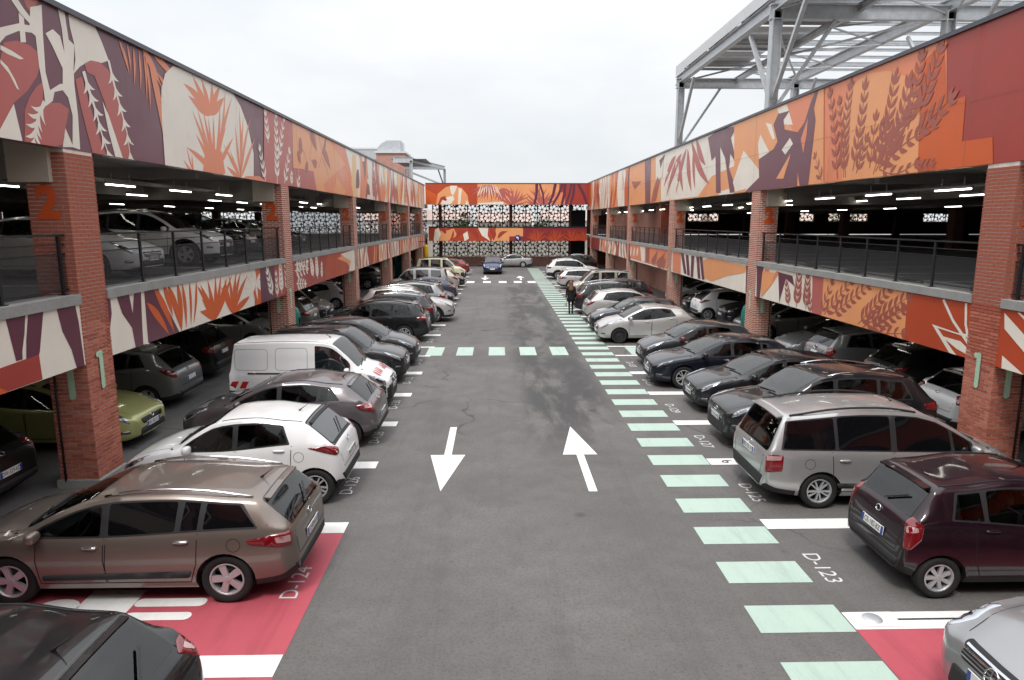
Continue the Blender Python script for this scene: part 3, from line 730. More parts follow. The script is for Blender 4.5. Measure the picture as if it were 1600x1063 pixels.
# ---------------- left building, upper fascia
XLF = BL['X']
mu = Mural(lambda u, z, o: (XLF + o, u, z), BL['YA'], BL['YB'], BL['zu0'], BL['zu1'])
t1 = tracer(0, 0, 3.5425, X=XLF); t5 = tracer(300, 130, 3.5425, X=XLF)
P1 = lambda c, *p: mu.poly(c, t1(p))
P5 = lambda c, *p: mu.poly(c, t5(p))
mu.layer()
P1('dusty', (-40,420),(0,330),(20,235),(90,225),(160,250),(232,310),(205,420),(150,505),(75,570),(0,720),(-60,900))
P1('cream', (-40,800),(0,715),(75,575),(122,775),(122,800))
P1('dusty', (135,700),(135,610),(160,540),(200,480),(240,450),(235,560),(270,570),(330,570),(380,605),(345,800),(300,815),(135,790))
P1('dusty', (130,0),(215,0),(185,45),(160,60),(140,30))
mu.layer()
P1('cream', (0,-60),(60,-60),(130,50),(185,120),(180,150),(110,75),(60,0))
P1('cream', (-60,190),(0,152),(100,130),(195,148),(195,185),(100,172),(30,200),(0,235),(-60,300))
P1('cream', (100,70),(130,100),(142,235),(112,235))
P1('cream', (0,250),(60,280),(130,325),(110,330),(40,300),(0,275)); P1('cream', (0,330),(40,370),(80,440),(105,500),(90,490),(50,410),(0,350))
P1('cream', (165,40),(228,28),(235,180),(250,400),(275,500),(330,465),(345,465),(345,380),(290,260),(250,185),(290,162),(330,200),(355,290),(340,160),(318,50),(355,70),(378,220),(410,250),(405,380),(410,470),(430,640),(442,830),(400,815),(400,640),(375,540),(345,500),(300,510),(290,560),(250,590),(240,500),(215,370),(195,200),(160,170))
P1('cream', (375,70),(520,140),(560,230),(600,335),(560,350),(510,338),(465,355),(440,370),(405,410),(415,330),(410,250),(385,150))
P1('cream', (345,815),(360,710),(405,815))
P1('dusty', (465,352),(500,335),(550,345),(600,390),(640,480),(680,620),(725,890),(680,890),(620,720),(575,560),(520,420),(480,400))
P1('dusty', (415,440),(450,425),(500,600),(560,800),(600,880),(520,880),(480,730),(445,590))
P1('cream', (565,560),(600,640),(680,880),(640,880),(600,730))
mu.layer()
for pts, w, n, ln in (([(460,395),(490,500),(530,620),(560,740),(600,860)], .10, 6, .30), ([(598,335),(630,470),(665,600),(700,730),(722,880)], .08, 6, .30), ([(245,565),(215,630),(195,700),(185,790)], .09, 5, .30)):
    mu.thorns('cream', t1(pts), w, n, ln)
for (a, b, w) in (((655,218),(715,415),.10),((700,240),(722,400),.07),((735,260),(740,475),.08),((765,270),(775,505),.08),((790,280),(810,560),.08),((800,290),(830,620),.09),((815,290),(915,820),.26),((840,300),(990,475),.17),((865,400),(1010,670),.15),((880,450),(995,770),.13),((780,260),(890,480),.22)):
    A, B = t1([a, b]); mu.leaf('coral', A, B, w, .05)
mu.layer()
P1('cream', (912,920),(892,640),(890,500),(910,410),(955,365),(1060,400),(1280,505),(1330,590),(1370,700),(1402,850),(1402,1010))
mu.layer()
base = t1([(1185,960)])[0]
for tip in ((1060,610),(1090,600),(1120,600),(1150,650),(1180,640),(1215,570),(1245,500),(1282,540),(1080,740),(1030,815),(1250,700),(1290,760),(1100,860)):
    mu.leaf('coral', base, t1([tip])[0], .17, rn.uniform(-.05, .05))
P1('coral', (1120,970),(1130,850),(1170,820),(1225,840),(1245,960),(1200,985))
b2 = t1([(1330,990)])[0]
for tip in ((1235,800),(1300,690),(1320,590),(1345,640),(1385,650),(1410,760),(1270,830),(1250,920)): mu.leaf('coral', b2, t1([tip])[0], .15, rn.uniform(-.06, .06))
b3 = t1([(1165,640)])[0]
for tip in ((1010,460),(1040,530),(1060,415),(1110,430),(1170,455),(1215,480),(1240,540),(1060,540)): mu.leaf('coral', b3, t1([tip])[0], .24, rn.uniform(-.05, .05))
b4 = t1([(1070,960)])[0]
for tip in ((1030,810),(1060,850),(1010,880)): mu.leaf('coral', b4, t1([tip])[0], .08, .05)
P5('dusty', (395,140),(552,200),(558,590),(398,560))
P5('coral', (260,540),(300,515),(370,515),(410,545),(400,570),(260,560))
mu.layer()
for a, b, n, sz in (((470,560),(462,185),11,.42),((420,330),(405,180),6,.36),((478,420),(505,205),7,.36),((405,540),(375,375),6,.36),((510,555),(535,385),6,.38),((585,590),(590,460),5,.36),((615,600),(622,495),4,.34),((548,560),(550,510),3,.3)):
    A, B = t5([a, b]); mu.sprig('cream', A, B, n, sz, .05)
P5('peach', (552,200),(840,340),(872,440),(905,640),(640,600),(640,480),(558,470))
P5('dusty', (558,470),(670,488),(692,610),(558,590))
mu.layer()
for pts in ([(590,330),(620,390),(640,470),(620,560)], [(640,260),(660,330),(650,420),(690,470)], [(700,300),(720,380),(700,470)], [(720,420),(745,480),(760,560)]): mu.stroke('brown', t5(pts), .05, .03)
for a, b, w in (((600,300),(590,400),.5),((650,270),(690,380),.55),((720,380),(765,480),.5),((690,440),(660,430),.35),((740,300),(715,390),.3),((640,440),(620,490),.4),((580,380),(600,450),.4)):
    A, B = t5([a, b]); mu.leaf('brown', A, B, w, .1)
P5('coral', (760,310),(842,348),(882,460),(905,640),(735,600),(728,560),(800,490),(850,450),(800,380))
P5('peach', (780,600),(800,520),(850,600),(840,630))
mu.layer()
P5('cream', (842,345),(895,370),(1000,430),(1010,670),(900,640),(875,480))
P5('yellow', (885,395),(905,400),(915,645),(893,635),(880,560))
mu.layer()
for a, b, w in (((960,400),(950,470),.5),((975,400),(968,500),.4),((920,480),(905,580),.9),((930,465),(965,560),1.1),((940,470),(985,540),.9),((950,500),(935,640),.7),((965,520),(960,650),.7),((950,600),(1000,640),.6)):
    A, B = t5([a, b]); mu.leaf('plum_hazed', A, B, w, .12)
u = 37.8; cs = ['cream','coral','cream','peach','cream','yellow','dusty','cream']
mu.poly('cream', [(36.5, 5.9), (36.5, 8.4), (71, 8.4), (71, 5.9)], 7); mu.k = 8
while u < 70:
    mu.layer() if mu.k < 13 else setattr(mu, 'k', 9)
    c = rn.choice(['coral','peach','coral','peach','yellow','dusty','cream','plum_hazed'] if rn.random() < .75 else ['dusty','coral'])
    if rn.random() < .6: mu.ribbon(c, u, rn.uniform(.35, 1.3), rn.uniform(-1.2, 1.2), rn, .3)
    elif rn.random() < .6: mu.fan(c, (u, 5.95), math.pi/2, 1.5, 7, 1.9, .35, .3, rn)
    else: mu.sprig(c, (u, 5.95), (u + rn.uniform(-.8, .8), 7.9), 7, .7, .1)
    u += rn.uniform(.7, 1.3)
mu.build(BL['upf'])
# ---------------- left building, lower fascia
mu = Mural(lambda u, z, o: (XLF - .015 + o, u, z), BL['YA'], BL['YB'], BL['zf0'], BL['zl0'] - .004)
t2 = tracer(0, 250, 3.5425, X=XLF); t6 = tracer(400, 380, 3.936, X=XLF)
P2 = lambda c, *p: mu.poly(c, t2(p))
P6 = lambda c, *p: mu.poly(c, t6(p))
mu.layer()
P2('red', (-200,1200),(0,1156),(220,1076),(240,1215),(0,1300),(-200,1380))
for q in ((35,880),(145,850),(140,960),(128,1060),(130,1105),(95,1115)),((160,848),(245,830),(225,1060),(222,1076),(150,1105),(150,1000)),((315,815),(418,795),(440,900),(465,1080),(475,1150),(432,1160),(400,1050),(350,950)),((580,755),(612,755),(622,850),(610,960),(628,1090),(605,1100)),((645,745),(715,730),(738,850),(745,730),(783,720),(790,900),(797,1030),(755,1040),(735,930),(680,850)),((800,715),(870,700),(1000,960),(900,1000),(825,1020)):
    P2('plum', *q)
mu.layer()
P2('orange', (-60,1290),(0,1262),(45,1278),(0,1310))
for a, b, w in (((815,790),(940,970),.2),((850,700),(970,960),.22),((905,690),(960,870),.2),((930,690),(1010,950),.25),((985,680),(1010,940),.22),((1010,680),(1035,930),.16),((1050,670),(1060,920),.12),((1090,670),(1075,910),.12),((1095,700),(1180,870),.13)):
    A, B = t2([a, b]); mu.leaf('orange', A, B, w, .04)
for bs, tips in (((1195,885),((1110,690),(1150,660),(1195,640),(1225,640),(1120,770),(1110,840),(1260,650),(1160,700),(1285,640))), ((1290,850),((1245,660),(1270,640),(1310,620),(1335,620),(1370,640),(1390,750),(1225,700))), ((1440,810),((1390,630),(1400,700),(1420,600),(1460,600),(1480,640),(1500,700)))):
    B = t2([bs])[0]
    for tp in tips: mu.leaf('orange', B, t2([tp])[0], .20, rn.uniform(-.06, .06))
P6('orange', (-5,140),(28,130),(36,370),(-5,385))
mu.layer()
for an in range(8): 
    B = t6([(0, 250)])[0]; mu.leaf('cream', B, (B[0]+math.cos(an*.8)*1.0, B[1]+math.sin(an*.8)*.5), .16)
P6('plum', (24,150),(115,132),(122,345),(35,375))
P6('red', (113,132),(630,20),(632,180),(120,345))
mu.layer()
for a, b, n, sz in (((105,320),(75,190),5,.42),((160,310),(150,140),8,.40),((195,300),(180,110),7,.36),((135,330),(125,200),5,.3),((240,135),(310,115),7,.5),((240,170),(310,160),6,.5),((250,250),(300,250),5,.42),((355,210),(340,110),7,.42),((380,220),(372,100),8,.42),((405,215),(405,140),5,.32)):
    A, B = t6([a, b]); mu.sprig('cream', A, B, n, sz, .05)
P6('ored', (440,70),(560,45),(560,190),(420,225))
P6('peach', (500,95),(628,30),(626,165),(590,175),(560,120)); P6('cream', (520,70),(600,40),(622,40),(622,160),(570,175),(585,110))
y = 36.2; k = 0
while y < 70:
    w = rn.uniform(1.2, 3.0); c = ['cream','ored','red','cream','ored','cream'][k % 6]; k += 1
    mu.k = 4; mu.poly(c, [(y, 2.2), (y + w, 2.2), (y + w, 3.4), (y, 3.4)]); mu.k = 5
    for q in range(int(w / .6)):
        mu.k = 5 + q % 3; mu.ribbon(rn.choice(['coral','peach','cream','red'] if c != 'cream' else ['coral','peach','dusty','brown']), y + .4 + q*.6, rn.uniform(.2, .5), rn.uniform(-.4, .4), rn, .12)
    y += w
mu.build(BL['lowf'])
# ---------------- right building, upper fascia
XRF = BR['X']
mu = Mural(lambda u, z, o: (XRF - o, u, z), BR['YA'], BR['YB'], BR['zu0'], BR['zu1'], .0042)
tA = tracer(1000, 0, 2.667, X=XRF); tB = tracer(850, 200, 3.936, X=XRF)
PA = lambda c, *p: mu.poly(c, tA(p))
PB = lambda c, *p: mu.poly(c, tB(p))
mu.layer()
mu.poly('red', [(BR['YA'], 5.8), (17.2, 5.8), (17.2, 8.7), (BR['YA'], 8.7)])
mu.layer()
PA('coral', (768,350),(1280,150),(1282,700),(768,770))
mu.layer()
PA('orange', (1270,170),(1281,430),(1360,400),(1345,590),(1472,572),(1474,680),(1420,720),(1140,740),(1160,440),(1180,260))
mu.layer()
PA('peach', (845,760),(838,600),(845,470),(870,390),(910,335),(965,305),(1040,295),(1110,318),(1150,380),(1170,450),(1160,730))
mu.layer()
for a, b, n, sz, bd in (((850,740),(880,370),12,.46,-.04),((825,745),(795,400),9,.42,.03),((890,710),(940,370),9,.46,.03),((905,720),(945,590),5,.38,0),((860,740),(835,430),9,.36,0),((760,755),(735,660),4,.36,0),((975,725),(1062,345),10,.52,.05),((1040,670),(1120,360),8,.54,.04),((985,715),(1160,440),9,.44,-.05),((960,700),(985,500),6,.40,0),((1000,700),(1225,520),9,.42,-.04),((1120,540),(1175,250),8,.46,0),((1165,470),(1250,220),7,.50,0),((1150,560),(1290,420),6,.50,0),((1000,705),(1150,680),7,.36,.12),((1160,705),(1215,685),3,.3,0),((1030,470),(1010,600),4,.4,0)):
    A, B = tA([a, b]); mu.sprig('brown', A, B, n, sz, .035, .6, bd)
# plum figures on orange and cream
PA('peach', (395,470),(770,340),(768,780),(395,810))
mu.layer()
PA('coral', (640,400),(720,370),(720,480),(650,560),(600,470)); PA('cream', (575,455),(615,435),(640,520),(600,520))
PA('cream', (505,560),(545,640),(500,680),(495,600)); PA('cream', (527,512),(552,518),(566,578),(556,582))
PA('cream', (390,760),(435,628),(505,715),(470,780),(400,800)); PA('cream', (470,740),(510,720),(510,800),(440,800))
mu.layer()
PA('plum_hazed', (498,665),(560,622),(577,590),(560,520),(580,475),(627,462),(602,500),(606,540),(662,552),(690,510),(715,430),(738,370),(748,370),(728,450),(735,500),(724,600),(702,790),(612,795),(440,800),(500,740))
mu.layer()
PA('cream', (595,625),(630,575),(642,600),(610,645)); PA('peach', (572,745),(632,640),(628,660),(602,745)); PA('peach', (660,790),(662,720),(672,790)); PA('coral', (675,580),(705,490),(700,560),(685,640))
mu.k = 1
PA('cream', (80,620),(300,545),(400,505),(400,800),(80,840))
mu.layer()
PA('peach', (235,830),(300,735),(330,720),(400,690),(400,830)); PA('cream', (330,800),(400,780),(430,820),(330,840))
mu.layer()
PA('plum_hazed', (285,575),(330,540),(408,525),(380,575),(408,695),(378,640),(372,700),(406,800),(376,805),(356,660),(335,610),(338,805),(318,805),(316,650),(300,670))
for a, b, w in (((215,590),(290,770),.5),((235,580),(275,690),.45),((175,640),(110,820),.55),((195,620),(150,810),.5),((200,620),(215,800),.6),((150,650),(100,780),.5),((225,610),(230,790),.4),((165,650),(180,800),.5)):
    A, B = tA([a, b]); mu.leaf('dusty', A, B, w, .06)
for q in (110, 150, 190, 225): 
    A, B = tA([(q, 660), (q + 10, 800)]); mu.sprig('cream', A, B, 5, .35, .04)
mu.k = 4
PB('peach', (500,220),(720,150),(720,470),(500,480)); mu.layer()
PB('plum_hazed', (622,200),(660,190),(655,470),(625,470)); PB('plum_hazed', (490,250),(530,240),(522,480),(492,480)); PB('cream', (690,180),(740,150),(730,300),(690,330))
mu.layer()
PB('brown', (700,300),(715,330),(690,450),(660,460),(675,380)); PB('brown', (540,330),(600,330),(560,380)); PB('plum_hazed', (745,165),(720,250),(712,200))
y = 51.0; mu.k = 6
mu.poly('peach', [(50.5, 5.8), (50.5, 8.7), (73, 8.7), (73, 5.8)]); 
while y < 72.5:
    mu.k = 7 + int(y*3) % 4
    mu.ribbon(rn.choice(['cream','cream','brown','coral','dusty','orange']), y, rn.uniform(.4, 1.5), rn.uniform(-1.2, 1.2), rn, .3); y += rn.uniform(.6, 1.2)
mu.k = 12; mu.poly('orange', [(70.3, 5.8), (70.6, 8.7), (73, 8.7), (73, 5.8)])
mu.build(BR['upf'])
# ---------------- right building, lower fascia
mu = Mural(lambda u, z, o: (XRF + .015 - o, u, z), BR['YA'], BR['YB'], BR['zf0'], BR['zl0'] - .004)
t4 = tracer(1180, 240, 3.374, X=XRF)
P4 = lambda c, *p: mu.poly(c, t4(p))
mu.layer()
mu.poly('ored', [(BR['YA'], 1.9), (17.35, 1.9), (17.35, 3.3), (BR['YA'], 3.3)])
P4('dusty', (300,620),(372,640),(360,860),(296,845)); P4('peach', (360,640),(802,730),(782,980),(345,860))
mu.layer()
for a, b, n, sz in (((215,810),(230,640),7,.5),((265,820),(275,660),7,.46),((175,800),(165,700),5,.36),((290,840),(285,760),4,.3)): 
    A, B = t4([a, b]); mu.sprig('brown', A, B, n, sz, .04)
for a, b, n, sz in (((360,850),(500,680),8,.40),((400,850),(590,700),9,.42),((345,845),(400,690),6,.36),((540,900),(700,720),9,.42),((560,920),(800,760),10,.44),((600,930),(770,830),8,.42),((640,950),(770,950),6,.36)):
    A, B = t4([a, b]); mu.sprig('brown', A, B, n, sz, .035)
P4('plum', (8,590),(44,598),(16,755),(5,750)); P4('coral', (50,605),(75,615),(40,720),(70,690),(110,620),(128,625),(80,700),(30,760)); P4('plum', (120,625),(195,645),(205,700),(160,660),(125,785))
mu.layer()
for q in ([(990,770),(1040,880),(1120,1000)], [(1110,790),(1108,900),(1125,1000)]): mu.stroke('cream', t4(q), .07, .07)
P4('cream', (930,900),(1060,945),(1140,955),(1140,970),(1100,965),(960,920),(1040,1040),(1065,1070),(1020,1050)); P4('cream', (975,960),(1080,990),(1135,1045),(1140,1075),(1060,1030))
P4('cream', (1312,840),(1420,960),(1500,1060),(1500,1110),(1417,1050),(1312,925)); P4('cream', (1395,840),(1500,940),(1500,960),(1380,840)); P4('cream', (1300,1065),(1417,1170),(1417,1190),(1295,1150))
mu.k = 3
PB('peach', (975,820),(1010,800),(1245,850),(1235,890),(1120,910),(1030,945),(980,920)); 
for q in ((840,770,860,900),(870,780,880,910),(905,785,900,920),(935,790,945,930),(955,790,970,935)):
    PB('plum', (q[0],q[1]),(q[0]+18,q[1]+4),(q[2]+16,q[3]),(q[2],q[3]-4))
PB('plum', (1243,845),(1262,850),(1258,1020),(1238,1010)); PB('peach', (1330,880),(1417,890),(1400,960),(1335,1040)); PB('plum', (1312,860),(1345,866),(1325,1050),(1308,1040))
PB('coral', (790,760),(840,770),(838,900),(790,880)); PB('coral', (525,715),(760,755),(760,870),(525,800))
mu.layer()
PB('cream', (590,730),(620,735),(620,820),(600,825)); PB('brown', (625,735),(650,740),(645,830),(625,825))
for a, b, w in (((660,820),(700,745),.6),((690,830),(745,760),.7),((720,840),(750,800),.5)): 
    A, B = tB([a, b]); mu.leaf('brown', A, B, w, .15)
for q in (530, 550, 570): 
    A, B = tB([(q, 790), (q + 8, 730)]); mu.leaf('cream', A, B, .45)
y = 49.5
while y < 72:
    mu.k = 4 + int(y*2) % 4; mu.ribbon(rn.choice(['brown','coral','peach','plum','coral']), y, rn.uniform(.3, .9), rn.uniform(-.5, .5), rn, .2); y += rn.uniform(.8, 1.4)
mu.k = 9; mu.poly('dred', [(64, 1.9), (64, 3.3), (73, 3.3), (73, 1.9)])
mu.build(BR['lowf'])
# ---------------- bridge
mu = Mural(lambda u, z, o: (u, YE - o, z), -7.24, 9.54, 6.42, 8.5)
tE = tracer(640, 260, 4.428, Y=YE)
PE = lambda c, *p: mu.poly(c, tE(p))
mu.layer()
PE('orange', (105,150),(190,200),(180,275),(105,275)); PE('peach', (180,275),(195,190),(250,145),(300,133),(360,150),(400,200),(414,275)); PE('peach', (465,118),(1040,118),(1040,275),(465,275))
mu.layer()
PE('cream', (278,135),(330,135),(315,175),(300,205),(285,180)); PE('cream', (255,215),(300,205),(310,230),(280,265),(215,270),(225,240)); PE('cream', (340,150),(362,160),(350,262),(335,262)); PE('cream', (385,265),(395,235),(412,265)); PE('cream', (465,255),(650,245),(650,275),(465,275))
PE('red', (195,265),(215,215),(245,205),(260,235),(245,240),(225,230),(205,270)); PE('orange', (465,118),(470,118),(470,275),(465,275))
PE('red', (1035,118),(1240,118),(1240,275),(1035,275)); PE('coral', (1000,180),(1075,180),(1075,275),(1000,275))
for bs, n, an, sp, ln, c in (((540,130),11,-1.6,2.4,2.0,'dusty'),((712,265),13,1.5,2.6,2.0,'dusty'),((905,270),13,1.6,2.5,2.1,'dusty'),((640,150),8,-1.3,1.6,1.5,'dusty')):
    mu.k = 3; mu.fan(c, tE([bs])[0], an, sp, n, ln, .20, .25, rn)
for k in range(9):
    A = tE([(500 + 12*k, 125 + (k % 3)*4)])[0]; mu.k = 4; mu.leaf('cream', A, (A[0] - .5 + .14*k, A[1] - 1.3 + .1*(k % 4)), .09)
mu.k = 5
for x0, x1, w in ((1010,960,.30),(1060,985,.28),(1075,1050,.34),(1120,1075,.26),(1140,1110,.3),(1165,1230,.34),(880,860,.3),(900,930,.2)):
    A, B = tE([(x0, 118), (x1, 275)]); mu.stroke('plum', [A, ((A[0]+B[0])/2 + .12, (A[1]+B[1])/2), B], w, w*.7)
mu.build(efu)
mu = Mural(lambda u, z, o: (u, YE + .06 - o, z), -7.0, 9.3, 2.74, 4.10)
mu.layer()
PE('ored', (130,415),(690,415),(690,525),(130,525)); PE('peach', (690,420),(785,428),(785,485),(690,485)); mu.layer()
PE('peach', (190,470),(240,425),(300,420),(330,480),(250,525),(170,525)); PE('cream', (165,520),(175,440),(200,425),(215,470),(195,520)); PE('peach', (600,420),(690,425),(690,525),(560,525),(590,470))
PE('cream', (470,420),(545,420),(540,480),(560,520),(500,480)); PE('cream', (370,470),(400,450),(410,500),(380,520)); mu.layer()
for a, b, w in (((215,425),(250,470),.5),((250,440),(320,425),.45),((320,500),(400,440),.45),((400,430),(480,520),.55),((560,430),(580,515),.5),((610,500),(680,450),.4),((300,440),(270,520),.2),((430,470),(470,430),.3)):
    A, B = tE([a, b]); mu.leaf('red', A, B, w, .15)
for bs in ((880,520),(1010,520),(1130,520),(1220,520)): mu.k = 4; mu.fan('ored', tE([bs])[0], math.pi/2, 2.3, 11, 1.4, .16, .2, rn)
mu.build(efl)
# ============================================================ cars
def pchip(pts):
    x = np.array([p[0] for p in pts], float); y = np.array([p[1] for p in pts], float); h = np.diff(x); d = np.diff(y) / h; m = np.zeros(len(x))
    m[0] = d[0]; m[-1] = d[-1]
    for i in range(1, len(x)-1):
        if d[i-1]*d[i] > 0:
            w1, w2 = 2*h[i] + h[i-1], h[i] + 2*h[i-1]; m[i] = (w1 + w2) / (w1/d[i-1] + w2/d[i])
    def f(t):
        t = min(max(t, x[0]), x[-1]); i = min(int(np.searchsorted(x, t, 'right')) - 1, len(x) - 2); i = max(i, 0)
        q = (t - x[i]) / h[i]; a, b = y[i], y[i+1]
        return float(a*(1 + 2*q)*(1-q)**2 + m[i]*h[i]*q*(1-q)**2 + b*q*q*(3-2*q) + m[i+1]*h[i]*q*q*(q-1))
    return f
def round_poly(pts, r, n=4):
    out = []; N_ = len(pts)
    for i in range(N_):
        a, p, b = Vector(pts[i-1]), Vector(pts[i]), Vector(pts[(i+1) % N_]); da, db = (a-p), (b-p); k = min(r, da.length*.45, db.length*.45)
        A, B = p + da.normalized()*k, p + db.normalized()*k
        for j in range(n+1):
            t = j/n; q = A*(1-t)**2 + p*2*t*(1-t) + B*t*t; out.append((q.x, q.y))
    return out
def fill2d(poly, step, holes=()):
    """triangulated interior of a 2d polygon with extra inside points"""
    pts = []
    for i in range(len(poly)):
        a, b = poly[i-1], poly[i]; l = math.dist(a, b); n = max(1, int(l/step))
        for k in range(n): pts.append((a[0]+(b[0]-a[0])*k/n, a[1]+(b[1]-a[1])*k/n))
    cl = [pts[0]]
    for p in pts[1:]:
        if math.dist(p, cl[-1]) > 1e-4: cl.append(p)
    pts = cl; nb = len(pts); x0 = min(p[0] for p in pts); x1 = max(p[0] for p in pts); y0 = min(p[1] for p in pts); y1 = max(p[1] for p in pts)
    inn = []; x = x0 + step*.5
    while x < x1:
        y = y0 + step*.5
        while y < y1:
            if inside((x, y), pts) and all(math.dist((x, y), q) > step*.45 for q in pts): inn.append((x, y))
            y += step
        x += step
    ed = [(i, (i+1) % nb) for i in range(nb)]; allp = pts + inn
    for hh in holes:
        b_ = len(allp); allp = allp + list(hh); ed += [(b_+i, b_+(i+1) % len(hh)) for i in range(len(hh))]
    vo, eo, fo, *_ = delaunay_2d_cdt([Vector(p) for p in allp], ed, [], 0, 1e-6)
    fs = []
    for f in fo:
        c = sum((vo[i] for i in f), Vector((0, 0)))/len(f)
        if inside(c, pts) and not any(inside(c, hh) for hh in holes): fs.append(list(f))
    return [(v.x, v.y) for v in vo], fs
class CarShape:
    def __init__(s, S):
        s.S = S; Lc = S['L']; w = S['W']/2; H = S['H']; xc, xrf, xrr, xgb = S['xc'], S['xrf'], S['xrr'], S['xgb']; zn, zcw, zrr, zgb = S['zn'], S['zcw'], S['zrr'], S['zgb']
        s.L, s.w = Lc, w
        top = [(0, zn-.17), (.02, zn-.07), (.09, zn+.01), (.28, zn + .35*(zcw-zn)), (.6*xc, zn + .74*(zcw-zn)), (xc, zcw), (xc + .5*(xrf-xc), zcw + .55*(H-.05-zcw)), (xrf, H-.055), (xrf+.32, H-.012), (xrf + .45*(xrr-xrf), H), (xrr-.35, zrr+.028), (xrr, zrr)]
        if S.get('boot'):
            top += [(xrr + .5*(xgb-xrr), zgb + .55*(zrr-zgb)), (xgb, zgb), (Lc-.25, zgb-.02), (Lc-.07, zgb-.06), (Lc-.02, .72), (Lc, .50)]
        else:
            top += [(xrr + .5*(xgb-xrr), zgb + .56*(zrr-zgb)), (xgb, zgb), (xgb + .55*(Lc-xgb), zgb-.10*min(1, (Lc-xgb)/.1)), (Lc-.045, .80 if zgb > .95 else .78), (Lc-.012, .68), (Lc, .48)]
        t2 = [top[0]]
        for p in top[1:]:
            if p[0] > t2[-1][0] + .004: t2.append(p)
        s.zc = pchip(t2)
        fr = S.get('roofw', .745); s.belt = pchip([(0, zn-.03), (xc, S['bf']-.01), (xrf, S['bf']), (xrr, S['br']), (Lc, S['br']-.02)])
        pl = S.get('nose', .60); tl = S.get('tail', .72)
        s.wf = pchip([(0, w*pl), (.05, w*(pl+.13)), (.13, w*(pl+.235)), (.32, w*.945), (.7, w*.99), (1.2, w), (Lc-1.2, w), (Lc-.5, w*.975), (Lc-.16, w*.925), (Lc-.05, w*(tl+.12)), (Lc, w*tl)])
        s.re = pchip([(0, w*pl*.80), (.10, w*.68), (.4, w*.76), (xc, w*.80), (xrf, w*(fr+.03)), (xrf+.5, w*fr), (xrr, w*(fr-.02)), (xgb, w*S.get('tailw', .76)), (Lc-.03, w*(tl+.03)), (Lc, w*tl*.86)])
        s.cr = pchip([(0, .03), (.15, .05), (xc, .055), (xrf, .05), (xrr, .045), (xgb, .03), (Lc, .02)])
        g = S.get('gc', .19)
        s.z0 = pchip([(0, g+.06), (.22, g+.005), (.8, g), (Lc-.8, g), (Lc-.22, g+.05), (Lc, g+.15)])
        st = [0, .012, .03, .055, .09, .13, .18, .24, .32]; x = .42
        while x < Lc - .42: st.append(x); x += .085
        st += [Lc-q for q in (.42, .34, .27, .21, .16, .12, .085, .055, .03, .012, 0)]
        pn = S['panes']; s.gx = {'front': (xc + .07, xrf - .05), 'rear': (xrr + S.get('rg0', .03) + .015, xgb - S.get('rg1', 0) - .015), 'side': (pn[0][0] + .03, pn[-1][1] + min(0, pn[-1][3]))}
        for q in s.gx.values():
            for v in q: st = [x for x in st if abs(x - v) > .018 or x in (0, Lc)] + [v]
        st = sorted(st)
        s.sec_n = 15; secs = [s.section(x) for x in st]
        vs = []; fs = []; mi = []; n = 2*(s.sec_n-1)
        for x, sc in zip(st, secs):
            ring = sc + [(-y, z) for y, z in sc[-2:0:-1]]
            vs += [(Lc/2 - x, y, z) for y, z in ring]
        lowi = S.get('clad', 2)
        for i in range(len(st)-1):
            xm = (st[i] + st[i+1])/2
            for k in range(n):
                fs.append([i*n+k, i*n+(k+1) % n, (i+1)*n+(k+1) % n, (i+1)*n+k]); kk = k if k < s.sec_n-1 else n-1-k
                mi.append(1 if kk < lowi or (st[i] > Lc - .60 and kk < max(3, lowi) + (1 if S.get('clad', 2) > 2 else 0)) else 0)
                if (kk in (8, 9) and S.get('surround', True) and s.gx['side'][0] < xm < s.gx['side'][1]) or (kk in (12, 13) and (s.gx['front'][0] < xm < s.gx['front'][1] or (S.get('rearglass', True) and not S.get('blackgate') and s.gx['rear'][0] < xm < s.gx['rear'][1]))): mi[-1] = 3
        b = (len(st)-1)*n
        fs.append([k for k in reversed(range(n))]); mi.append(0); fs.append([b+k for k in range(n)]); mi.append(0)
        s.vs, s.fs, s.mi = vs, fs, mi
        s.bvh = BVHTree.FromPolygons([Vector(v) for v in vs], fs)
    def section(s, x):
        w, z0, zc, cr = s.wf(x), s.z0(x), s.zc(x), s.cr(x); ze = zc - cr; zb = min(s.belt(x), ze - .012); re = min(s.re(x), w*.93); zb = max(zb, z0 + .12); ze = max(ze, zb + .01); zc = max(zc, ze + .01); h = zb - z0; yb = max(w*.945, re + .01)
        sc = [(0, z0), (w*.80, z0), (w*.935, z0 + .035), (w*.985, z0 + min(.13, h*.22)), (w*.998, z0 + h*.38), (w*1.0, z0 + h*.60), (w*.988, z0 + h*.80), (w*.972, z0 + h*.93), (yb, zb)]
        t10 = max(.55, 1 - .05/max(ze - zb, .06))
        for t, bulge in ((.5*t10, .012), (t10, .008)): sc.append((yb + (re-yb)*t + bulge*min(1, (ze-zb)*4), zb + (ze-zb)*t))
        sc += [(re, ze), (re*.90, ze + cr*.48), (re*.55, ze + cr*.86), (0, zc)]
        return sc
    def topz(s, x, y):
        sc = s.section(x)[11:]; y = abs(y)
        for (y1, z1), (y2, z2) in zip(sc[:-1], sc[1:]):
            if y2 <= y <= y1: return z2 + (z1-z2)*(y-y2)/max(1e-6, y1-y2)
        return sc[0][1]
